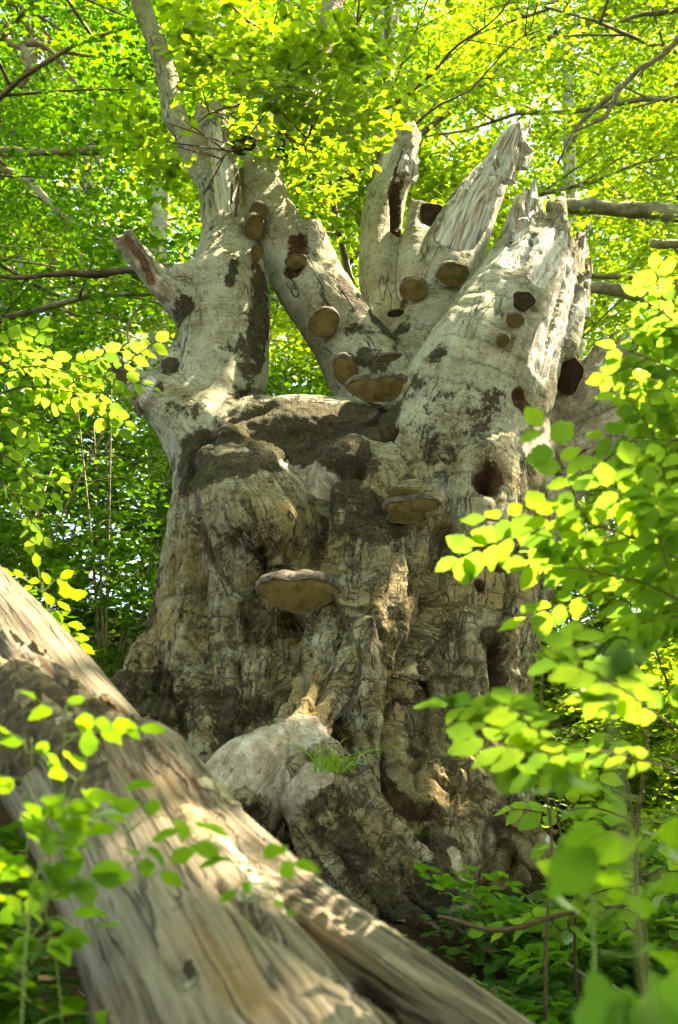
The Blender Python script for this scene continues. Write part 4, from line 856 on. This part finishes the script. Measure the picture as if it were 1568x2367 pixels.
# ================================================================== canopy
OPEN = []   # gaps cut through the crowns to let sun reach chosen spots: (point, radius) along the sun's direction
def gap(p, r): 
    if p is not None: OPEN.append((np.array(p), r))
for px, py, r_ in ((1045, 760, 0.20), (1300, 800, 0.30), (740, 1640, 0.13), (880, 1075, 0.13), (1060, 1770, 0.16), (1150, 1000, 0.12), (1200, 560, 0.2), (1190, 330, 0.25), (1260, 900, 0.16)): gap(S2.hit(px, py)[0], r_)
for px, py, r_ in ((-40, 1360, 0.2), (40, 1420, 0.2), (130, 1510, 0.16), (240, 1610, 0.10), (345, 1710, 0.06), (430, 1800, 0.06), (770, 2070, 0.05), (730, 2130, 0.04), (900, 2200, 0.05), (800, 2330, 0.06)): gap(L3.hit(px, py)[0], r_)
for px, py, d, r_ in ((1470, 720, 2.4, 0.30), (1430, 850, 2.4, 0.22), (1300, 1570, 1.5, 0.14), (1480, 1640, 1.5, 0.12), (1080, 1190, 1.95, 0.08), (1120, 1720, 1.5, 0.10), (1500, 1290, 2.0, 0.10), (50, 1740, 1.45, 0.13), (150, 1650, 1.5, 0.12), (40, 1850, 1.35, 0.12), (180, 880, 4.4, 0.3), (130, 1400, 2.9, 0.2), (1300, 2080, 1.1, 0.06)): gap(PD(px, py, d), r_)
for q_, r_ in (((2.6, 5.4, 2.2), 0.7), ((3.6, 8.2, 3.4), 0.9), ((-2.6, 9.0, 3.6), 0.7), ((-3.8, 10.5, 5.0), 0.9), ((2.4, 8.6, 3.2), 0.6), ((-2.2, 9.5, 5.5), 0.5), ((4.5, 10, 6.5), 1.0), ((0.2, 6.8, 6.0), 0.8), ((0.9, 7.2, 6.4), 0.6), ((-0.6, 6.5, 6.6), 0.6)): gap(q_, r_)
def sun_open(P):
    keep = np.ones(len(P), bool)
    for c, r_ in OPEN:
        q = P-c; t = q @ SUN; d = np.linalg.norm(q-t[:, None]*SUN, axis=1); keep &= ~((d < r_) & (t > 0.35))
    return keep
def in_frame(P, m=60):
    x, y, d = proj(P); return (d > 0.1) & (x > -m) & (x < 1568+m) & (y > -m) & (y < 2367+m), d
def spray_template(seed, nmain=9, nside=6, per=6):
    r = np.random.RandomState(seed); P, D = [], []
    def twig(p0, d0, ln, n):
        for i in range(n):
            t = (i+0.6)/n; sg = 1 if i % 2 else -1; a = math.radians(48+r.normal(0, 12))*sg
            P.append(p0+d0*ln*t+r.normal(0, 0.012, 2)); D.append(np.array((d0[0]*math.cos(a)-d0[1]*math.sin(a), d0[0]*math.sin(a)+d0[1]*math.cos(a))))
        P.append(p0+d0*ln); D.append(d0)
    twig(np.zeros(2), np.array((1.0, 0)), 1.0, nmain)
    for j in range(nside):
        sg = 1 if j % 2 else -1; a = math.radians(46+r.normal(0, 6))*sg; t = 0.08+0.75*j/nside
        twig(np.array((t, 0)), np.array((math.cos(a), math.sin(a))), 0.55*(1-0.5*t), per)
    return np.array(P), np.array(D)
TPL = [spray_template(i) for i in range(5)]
HEX = (np.array(((0, 0, 0), (0.32, 0.30, 0.05), (0.72, 0.27, 0.04), (1, 0, -0.06), (0.72, -0.27, 0.04), (0.32, -0.30, 0.05))), np.array(((0, 3, 2, 1), (0, 5, 4, 3))))
RHO = (np.array(((0, 0, 0), (0.5, 0.36, 0.05), (1, 0, -0.05), (0.5, -0.36, 0.05))), np.array(((0, 3, 2, 1),)))
def leaves_from(P, D, Nn, size, tpl):
    D = unit(D); Nn = unit(Nn-D*np.sum(Nn*D, 1, keepdims=True)); Sd = np.cross(Nn, D); tv, tf = tpl; k = len(tv)
    v = P[:, None]+size[:, None, None]*(tv[None, :, :1]*D[:, None]+tv[None, :, 1:2]*Sd[:, None]+tv[None, :, 2:]*Nn[:, None])
    f = tf[None]+(np.arange(len(P))*k)[:, None, None]
    return v.reshape(-1, 3), f.reshape(-1, 4), np.repeat(RS.rand(len(P)), k)
def spray_leaves(P, D, Nn, L, lsize, rs):
    """sprays -> leaf positions"""
    out = [[], [], []]; ti = rs.randint(0, len(TPL), len(P))
    D = unit(D-Nn*np.sum(D*Nn, 1, keepdims=True)); Sd = np.cross(Nn, D)
    for k, (tp, td) in enumerate(TPL):
        m = ti == k; n = m.sum()
        if n == 0: continue
        d, s, nn, l = D[m][:, None], Sd[m][:, None], Nn[m][:, None], L[m][:, None, None]
        sag = -(tp[None, :, :1]**2)*0.10
        p = P[m][:, None]+l*(tp[None, :, :1]*d+tp[None, :, 1:]*s+sag*nn)+rs.normal(0, 0.015, (n, len(tp), 3))
        dd = td[None, :, :1]*d+td[None, :, 1:]*s+rs.normal(0, 0.18, (n, len(tp), 3)); n2 = nn+rs.normal(0, 0.30, (n, len(tp), 3))
        for o, a in zip(out, (p, dd, n2)): o.append(a.reshape(-1, 3))
    P2, D2, N2 = [np.vstack(o) for o in out]
    return P2, D2, N2, lsize*rs.uniform(0.7, 1.2, len(P2))
def crown_mesh(name, P, D, Nn, L, lsize, tpl, mat, root, rs, dmin=7.6, frame_ok=False, keepout=None):
    if not frame_ok:
        inf, d = in_frame(P, 140); k = ~(inf & (d < dmin)); P, D, Nn, L = P[k], D[k], Nn[k], L[k]
    if len(P) == 0: return None
    p, d, n, s = spray_leaves(P, D, Nn, L, lsize, rs)
    if not frame_ok:
        inf, dd = in_frame(p, 20); k = ~(inf & (dd < dmin-0.5)); p, d, n, s = p[k], d[k], n[k], s[k]
    if keepout is not None:
        x, y, dd = proj(p); k = np.ones(len(p), bool)
        for (ax, ay), (bx_, by_), rr in keepout:
            t = np.clip(((x-ax)*(bx_-ax)+(y-ay)*(by_-ay))/((bx_-ax)**2+(by_-ay)**2), 0, 1); k &= ~((np.hypot(x-ax-t*(bx_-ax), y-ay-t*(by_-ay)) < rr) & (dd < 9.2) & (rs.rand(len(x)) < 0.88))
        p, d, n, s = p[k], d[k], n[k], s[k]
    k = sun_open(p); p, d, n, s = p[k], d[k], n[k], s[k]
    v, f, rnd = leaves_from(p, d, n, s, tpl)
    return link(name, mesh_np(name, v, f, False, {'rnd': rnd}), mat, root)
def beech(base, height, spread, nlimb, per, lsize, tpl, mat, seed, label, group, lo=0.25, trunk_r=0.2, lean=(0, 0), bmat='branch', dmin=7.6, sag=0.0, spl=0.8):
    rs = np.random.RandomState(seed); bx, by = base; bz = float(ground_z(bx, by))-0.1
    root = empty('beech_tree', (bx, by, bz), label=label, cat='tree', group=group)
    n = 12; t = np.linspace(0, 1, n); tp = np.stack([bx+lean[0]*t+0.25*np.sin(t*5+seed), by+lean[1]*t+0.25*np.cos(t*4+seed)-0.25*math.cos(seed), bz+height*t], -1)
    tube_obj('trunk', [np.hstack([tp, (trunk_r*(1-t*0.85)+0.02)[:, None]])], M['pale_branch'], root, 12)
    SP, SD, SN, SL = [], [], [], []
    for i in range(nlimb):
        h = lo+(1-lo)*((i+rs.rand())/nlimb); az = i*2.4+rs.normal(0, 0.4); c = np.array([np.interp(h, t, tp[:, j]) for j in range(3)])
        ln = spread*(1-0.55*max(0, (h-0.45))/0.55)*rs.uniform(0.75, 1.1); dr = np.array((math.cos(az), math.sin(az), rs.uniform(0.05, 0.5)))
        q = np.linspace(0, 1, 8); lp = c+dr*ln*q[:, None]+np.array((0, 0, 1))*(0.12*ln*np.sin(q*3)-sag*ln*q*q)[:, None]+0.12*ln*0.4*np.stack([fbm(np.stack([q*3, q*0+i, q*0+j], -1), 2, seed+j) for j in range(3)], -1)
        lines = [np.hstack([lp, (trunk_r*0.24*(1-0.9*q)+0.006)[:, None]])]
        for b in range(7):
            u = 0.2+0.8*(b+rs.rand())/7; s0 = np.array([np.interp(u, q, lp[:, j]) for j in range(3)]); sg = 1 if b % 2 else -1
            a2 = az+sg*math.radians(rs.uniform(30, 70)); sl2 = ln*rs.uniform(0.25, 0.5)*(1.15-0.6*u); d2 = np.array((math.cos(a2), math.sin(a2), rs.uniform(-0.05, 0.25)))
            qq = np.linspace(0, 1, 4); sp = s0+d2*sl2*qq[:, None]; sp[:, 2] -= 0.08*sl2*qq*qq
            lines.append(np.hstack([sp, (0.012*(1-0.8*qq)+0.003)[:, None]]))
            m = max(2, int(per/7)); w = rs.rand(m)**0.8; P = s0+d2*sl2*w[:, None]; P[:, 2] -= 0.08*sl2*w*w
            P += np.stack([rs.normal(0, 0.22, m), rs.normal(0, 0.22, m), rs.normal(-0.03, 0.10, m)], -1)
            a3 = a2+rs.uniform(-1.2, 1.2, m)
            SP.append(P); SD.append(np.stack([np.cos(a3), np.sin(a3), rs.normal(-0.08, 0.12, m)], -1)); SN.append(np.stack([rs.normal(0, 0.22, m), rs.normal(0, 0.22, m), np.ones(m)], -1)); SL.append(spl*rs.uniform(0.6, 1.15, m))
        inf, dd = in_frame(lines[0][:, :3], 30)
        if not np.any(inf & (dd < dmin)): tube_obj('limb', lines, M[bmat], root, 5)
    crown_mesh('crown', np.vstack(SP), np.vstack(SD), unit(np.vstack(SN)), np.concatenate(SL), lsize, tpl, mat, root, rs, dmin)
    return root
TG = 'beech trees in the wood around the old beech'
specs = [ # base, height, spread, limbs, sprays per limb, leaf, tpl, mat, seed, label
    ((-4.6, 9.6), 15, 4.4, 26, 54, 0.075, RHO, 'leaf_shade_tint', 1, 'tall shady beech whose dark limbs reach the leaning pale limb', 0.18),
    ((5.6, 10.2), 15, 4.8, 26, 46, 0.075, RHO, 'leaf_far', 2, 'tall sunlit beech behind the splintered limb', 0.16),
    ((0.7, 11.5), 16, 4.4, 24, 46, 0.075, RHO, 'leaf_far', 3, 'beech standing directly behind the old beech', 0.14),
]
for b, h, sp, nl, per, ls, tpl, mt, sd, lab, lo in specs: beech(b, h, sp, nl, per, ls, tpl, M[mt], sd, lab, TG, lo)
for i, (b, h) in enumerate((((-8, 15), 17), ((-2.6, 16), 18), ((4.0, 16.5), 18), ((10, 15), 17), ((-5.5, 21), 18), ((1, 22), 19), ((8, 22), 19))):
    beech(b, h, 4.6, 20, 30, 0.115, RHO, M['leaf_shade_tint'] if b[0] < 0 else M['leaf_far'], 20+i, 'slender green beech farther up the wooded slope', 'beeches farther up the slope', 0.10, 0.17, spl=1.0)
for i, (b, h) in enumerate((((5.2, 5.0), 13), ((7.5, 2.0), 13), ((4.2, 1.0), 12), ((9.0, 6.5), 14), ((-4.2, 3.2), 13), ((-3.2, -4.0), 12), ((3.0, -5.0), 12), ((0.0, -8.5), 13))):  # beeches added beside and behind the camera to block sun and frontal sky light
    beech(b, h, 4.2, 17, 38, 0.11, RHO, M['leaf_far'], 40+i, 'tall leafy beech added to shade the clearing round the fallen log', 'beeches added to shade the clearing', 0.45 if i < 5 else 0.22, 0.2, spl=1.0)
# young beeches filling the undergrowth behind
def bush(base, h, w, n, seed, mat, label, group, lsize=0.07, tpl=RHO, dmin=7.4, spl=0.6):
    rs = np.random.RandomState(seed); bx, by = base; bz = float(ground_z(bx, by))-0.05
    root = empty('young_beech', (bx, by, bz), label=label, cat='shrub', group=group); lines = []; SP = []; SD = []
    for i in range(6):
        a = rs.rand()*6.28; q = np.linspace(0, 1, 6); e = np.array((math.cos(a)*w*rs.uniform(0.2, 0.8), math.sin(a)*w*rs.uniform(0.2, 0.8), h*rs.uniform(0.75, 1.0)))
        lp = np.array((bx, by, bz))+e*np.stack([q**1.3, q**1.3, q], -1); lines.append(np.hstack([lp, (0.015*(1-0.85*q)+0.003)[:, None]]))
        m = n//6; u = 0.06+0.94*rs.rand(m); P = np.stack([np.interp(u, q, lp[:, j]) for j in range(3)], -1); a3 = rs.rand(m)*6.28; rr = w*0.6*rs.rand(m)**0.6*(1.1-0.5*u)
        P += np.stack([np.cos(a3)*rr, np.sin(a3)*rr, rs.normal(0, 0.08, m)-0.1*rr], -1); SP.append(P); SD.append(np.stack([np.cos(a3), np.sin(a3), rs.normal(-0.1, 0.1, m)], -1))
        for j in range(0, m, 14):
            c = np.array([np.interp(u[j], q, lp[:, k]) for k in range(3)]); lines.append(np.array([(*c, 0.005), (*(c*0.5+P[j]*0.5), 0.004), (*P[j], 0.003)]))
    SP, SD = np.vstack(SP), np.vstack(SD); m = len(SP)
    inf, dd = in_frame(np.vstack([l[:, :3] for l in lines]), 0)
    tube_obj('stem', lines, M['branch'], root, 4)
    crown_mesh('foliage', SP, SD, unit(np.stack([rs.normal(0, 0.25, m), rs.normal(-0.1, 0.25, m), np.ones(m)], -1)), spl*rs.uniform(0.6, 1.2, m), lsize, tpl, mat, root, rs, dmin)
UG = 'young beeches in the undergrowth behind the old tree'
for i, (x, y, h) in enumerate(((-2.6, 8.4, 3.0), (-3.8, 9.6, 3.6), (-2.0, 10.2, 3.6), (-5.2, 11, 4.2), (-3.2, 12, 4.5), (-1.0, 12.5, 4.5), (2.6, 8.4, 2.6), (3.4, 9.8, 3.4), (4.6, 11, 4.0), (2.2, 11.0, 3.4), (6.2, 12.5, 4.5), (0.6, 9.6, 3.0), (-7, 13.5, 5), (3.5, 13.5, 4.5))):
    bush((x, y), h, 1.5, 330, 60+i, M['leaf_shade_tint'] if x < 0 else M['leaf_far'], 'leafy young beech filling the undergrowth behind the old tree', UG)
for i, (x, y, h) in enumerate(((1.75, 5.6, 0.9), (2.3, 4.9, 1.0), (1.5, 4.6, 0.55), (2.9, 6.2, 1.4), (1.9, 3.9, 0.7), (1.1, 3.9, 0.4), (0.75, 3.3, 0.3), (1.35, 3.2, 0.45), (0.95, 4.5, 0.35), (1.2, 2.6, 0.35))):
    bush((x, y), h, 0.6, 80, 90+i, M['leaf_mid'] if i in (0, 1, 3) else M['leaf_shade_tint'], 'low dark young beech crowding the roots under the saplings', 'low young beeches under the saplings', 0.06, HEX, 3.0)
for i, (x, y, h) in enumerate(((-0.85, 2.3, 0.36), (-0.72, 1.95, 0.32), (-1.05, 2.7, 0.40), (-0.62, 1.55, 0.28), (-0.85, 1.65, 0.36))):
    bush((x, y), h, 0.3, 60, 120+i, M['leaf_shade_tint'], 'low shaded young beech growing in the dark hollow under the fallen log', 'low young beeches under the fallen log', 0.05, HEX, 1.25, 0.26)
# leafy beech whose sprays hang about the broken crown
def crown_tree():
    rs = np.random.RandomState(5); base = np.array((0.75, 8.3, float(ground_z(0.75, 8.3))-0.1))
    root = empty('beech_tree', base, label='slim beech behind the fork, its fine twigs spreading fresh leaves over the broken limbs', cat='tree')
    j = PY(715, 505, 7.6); tube_obj('trunk', [np.hstack([catmull([base, base*0.5+j*0.5+np.array((0.1, 0, 0)), j], 6), np.linspace(0.07, 0.035, 13)[:, None]])], M['branch'], root, 8)
    SP, SD = [], []
    for line in ([(715, 505, 7.6), (800, 400, 7.4), (880, 260, 7.2), (950, 90, 7.0), (1010, -80, 6.9)], [(715, 505, 7.6), (730, 300, 7.2), (690, 120, 6.9), (640, -60, 6.7)], [(740, 480, 7.6), (900, 330, 7.6), (1080, 200, 7.5), (1250, 60, 7.4)],
                 [(880, 260, 7.2), (980, 180, 6.8), (1100, 60, 6.6), (1200, -40, 6.5)], [(730, 300, 7.2), (620, 220, 6.8), (520, 120, 6.5), (440, 0, 6.3)], [(690, 120, 6.9), (560, 40, 6.4), (460, -60, 6.2)], [(800, 400, 7.4), (780, 250, 7.0), (830, 60, 6.6), (850, -80, 6.4)],
                 [(730, 300, 7.0), (640, 320, 6.5), (560, 330, 6.1), (500, 380, 5.9)], [(620, 220, 6.8), (560, 240, 6.2), (480, 260, 6.0)], [(690, 180, 6.8), (720, 240, 6.2), (700, 330, 5.9)]):
        L = catmull(np.array([PY(*p) for p in line]), 6); L += 0.05*np.stack([fbm(L*2+k, 2, k) for k in range(3)], -1)*np.minimum(np.arange(len(L))/4, 1)[:, None]; lines = [np.hstack([L, np.linspace(0.016, 0.004, len(L))[:, None]])]
        m = int(19*np.linalg.norm(L[-1]-L[0])); u = 0.12+0.88*rs.rand(m); P = np.stack([np.interp(u, np.linspace(0, 1, len(L)), L[:, k]) for k in range(3)], -1)
        a = rs.rand(m)*6.28; rr = 0.55*rs.rand(m)**0.7; E = P+np.stack([np.cos(a)*rr, np.sin(a)*rr, 0.10*rs.normal(0, 1, m)+0.08], -1)
        for q in range(0, m, 3): lines.append(np.array([(*P[q], 0.005), (*(P[q]*0.4+E[q]*0.6), 0.004), (*E[q], 0.002)]))
        tube_obj('branch', lines, M['twig'], root, 5); SP.append(E); SD.append(np.stack([np.cos(a), np.sin(a), rs.normal(-0.05, 0.15, m)], -1))
    SP, SD = np.vstack(SP), np.vstack(SD); x, y, d = proj(SP)
    k = ~((x > 820) & (y > 330+0.0*x) & (d < 9.0)) & ~((x > 1080) & (x < 1260) & (y > 230)) & (y < 470) & ~((y > 380) & (x < 600)) & ~((x > 300) & (x < 400) & (y > 60)); SP, SD = SP[k], SD[k]; m = len(SP)
    crown_mesh('crown', SP, SD, unit(np.stack([rs.normal(0, 0.25, m), rs.normal(-0.12, 0.25, m), np.ones(m)], -1)), 0.55*rs.uniform(0.6, 1.2, m), 0.075, HEX, M['leaf_mid'], root, rs, frame_ok=True, keepout=(((330, 20), (385, 190), 48), ((385, 190), (440, 320), 52), ((495, 330), (520, 480), 46), ((950, 340), (885, 520), 56), ((1210, 300), (1090, 470), 60), ((610, 420), (650, 520), 55)))
    return root
crown_tree()
# limbs of the neighbouring trees that show against the leaves
def branch(label, sets, mat='branch', amp=0.06, cat='branch', group='bare branches of neighbouring trees'):
    root = None
    for i, rows in enumerate(sets):
        if root is None: root = empty('tree_branch', PY(rows[0][0], rows[0][1], rows[0][3]), label=label, cat=cat, group=group)
        limb_tube(rows, root, M[mat], amp, 60+i+int(rows[0][1]), 9, 'limb' if i == 0 else 'side_branch', 0.5)
branch('thick grey horizontal branch behind the splintered limb', [[(1720, 505, 26, 9.0), (1568, 490, 23, 9.0), (1420, 488, 20, 9.0), (1330, 482, 18, 9.0), (1265, 480, 14, 9.0)]], 'pale_branch', 0.05)
branch('grey branch stub below the thick horizontal branch', [[(1720, 580, 14, 9.2), (1600, 567, 13, 9.2), (1505, 560, 10, 9.2)]], 'pale_branch', 0.04)
branch('short mossy branch just above the sunlit sapling', [[(1720, 700, 16, 9.4), (1560, 690, 15, 9.4), (1440, 672, 15, 9.4), (1350, 660, 13, 9.4)]], 'pale_branch', 0.04)
branch('forked dark branch slanting through the bright leaves over the bleached limb', [[(1640, 20, 8, 8.0), (1540, 110, 7, 8.0), (1430, 200, 6, 8.0), (1330, 290, 4, 8.0), (1290, 380, 3, 8.0)], [(1430, 200, 7, 8.0), (1400, 270, 5, 8.0), (1330, 300, 4, 8.0)], [(1640, -10, 8, 8.2), (1540, 25, 7, 8.2), (1440, 50, 5, 8.2)]])
branch('long dark branch running straight into the pale limb below its broken top', [[(-100, 355, 12, 8.6), (60, 350, 10, 8.6), (200, 348, 9, 8.6), (300, 340, 10, 8.6), (430, 332, 11, 8.6)], [(300, 345, 5, 8.6), (240, 270, 4, 8.4), (200, 190, 3, 8.3)]], amp=0.04)
branch('thin pale branch sloping down towards the broken bare stub', [[(-60, 360, 9, 8.8), (70, 420, 9, 8.8), (150, 500, 8, 8.8), (230, 560, 7, 8.8), (310, 615, 5, 8.8)], [(150, 500, 4, 8.8), (160, 570, 3, 8.8)]], 'pale_branch', 0.05)
branch('crooked dark branch crossing the shady leaves in the upper corner', [[(-60, 60, 12, 8.4), (40, 100, 10, 8.4), (60, 160, 8, 8.4), (40, 200, 6, 8.4)], [(40, 100, 7, 8.4), (130, 130, 5, 8.4), (190, 220, 4, 8.4), (250, 330, 3, 8.4)], [(-40, -20, 9, 8.4), (60, 20, 7, 8.4), (70, 90, 5, 8.4)]])
branch('thin dark twig branch hanging near the splintered low stub', [[(340, 700, 3, 8.6), (305, 740, 3, 8.6), (298, 790, 3, 8.6), (330, 840, 2.4, 8.6)], [(298, 790, 2.4, 8.6), (270, 820, 2, 8.6)]], amp=0.03)

# far conifer
def conifer(bx, by, h, seed):
    rs = np.random.RandomState(seed); bz = float(ground_z(bx, by)); root = empty('spruce_tree', (bx, by, bz), label='greyish brown-green spruce showing through the leaves up the slope', cat='tree')
    tube_obj('trunk', [np.array([(bx, by, bz-0.2, 0.28), (bx+0.1, by, bz+h*0.5, 0.18), (bx, by, bz+h, 0.03)])], M['branch'], root, 9)
    P, D = [], []; lines = []
    for i in range(110):
        u = 0.12+0.86*i/110; a = i*2.4; ln = (1-u)*3.2+0.5; z = bz+h*u; q = np.linspace(0, 1, 5); d = np.array((math.cos(a), math.sin(a), 0))
        lp = np.array((bx, by, z))+d*ln*q[:, None]; lp[:, 2] -= 0.45*ln*q**1.5-0.1*ln*q**4; lines.append(np.hstack([lp, (0.03*(1-0.9*q)+0.004)[:, None]]))
        m = int(46*ln); w = rs.rand(m); p = np.stack([np.interp(w, q, lp[:, k]) for k in range(3)], -1); sd = np.array((-d[1], d[0], 0)); p += sd*(rs.normal(0, 0.22, m)*(1-w*0.5))[:, None]; p[:, 2] -= rs.rand(m)*0.35
        P.append(p); D.append(d*0.6+sd*rs.normal(0, 0.6, m)[:, None]+np.array((0, 0, -0.6))+rs.normal(0, 0.25, (m, 3)))
    tube_obj('branchwork', lines, M['branch'], root, 4)
    P, D = np.vstack(P), np.vstack(D); tv = (np.array(((0, 0, 0), (0.5, 0.13, 0), (1, 0, 0), (0.5, -0.13, 0))), np.array(((0, 3, 2, 1),)))
    v, f, rnd = leaves_from(P, D, rs.normal(0, 1, P.shape), 0.26*rs.uniform(0.6, 1.3, len(P)), tv); link('crown', mesh_np('crown', v, f, False, {'rnd': rnd}), M['needle'], root)
conifer(-5.6, 17.0, 19, 3)
# far wood closing the view
def far_wood():
    rs = np.random.RandomState(9); n = 3600; x = rs.uniform(-34, 34, n); y = rs.uniform(21, 44, n); z = ground_z(x, y)+rs.rand(n)**0.8*17; c = np.stack([x, y, z], -1)
    m = 36; P = (c[:, None]+rs.normal(0, 1, (n, m, 3))*np.array((0.9, 0.9, 0.28))).reshape(-1, 3); N_ = unit(np.array((0, 0, 1.0))+rs.normal(0, 0.45, P.shape)); D = rs.normal(0, 1, P.shape)
    v, f, rnd = leaves_from(P, D, N_, 0.26*rs.uniform(0.6, 1.3, len(P)), RHO)
    o = link('distant_wood', mesh_np('distant_wood', v, f, False, {'rnd': rnd}), M['leaf_far'], label='mass of green foliage of the distant wood up the slope', cat='wood', kind='stuff')
far_wood()
# dead leaves on the ground
def litter():
    rs = np.random.RandomState(4); n = 5000; x = rs.uniform(-4, 4, n); y = rs.uniform(0.6, 8.5, n); P = np.stack([x, y, ground_z(x, y)+0.02], -1)
    near = np.exp(-((P[:, 1]-5)/9)**2); P[:, 2] += near*(0.10*fbm(P*np.array((1.3, 1.3, 0)), 4, 3)+0.03*fbm(P*np.array((6, 6, 0)), 3, 9))
    v, f, rnd = leaves_from(P, np.stack([rs.normal(0, 1, n), rs.normal(0, 1, n), rs.normal(0, 0.2, n)], -1), unit(np.array((0, 0, 1.0))+rs.normal(0, 0.4, (n, 3))), 0.065*rs.uniform(0.7, 1.2, n), HEX)
    link('leaf_litter', mesh_np('leaf_litter', v, f, False, {'rnd': rnd}), M['litter'], label='brown fallen leaves scattered over the dark forest soil', cat='leaf litter', kind='stuff')
litter()
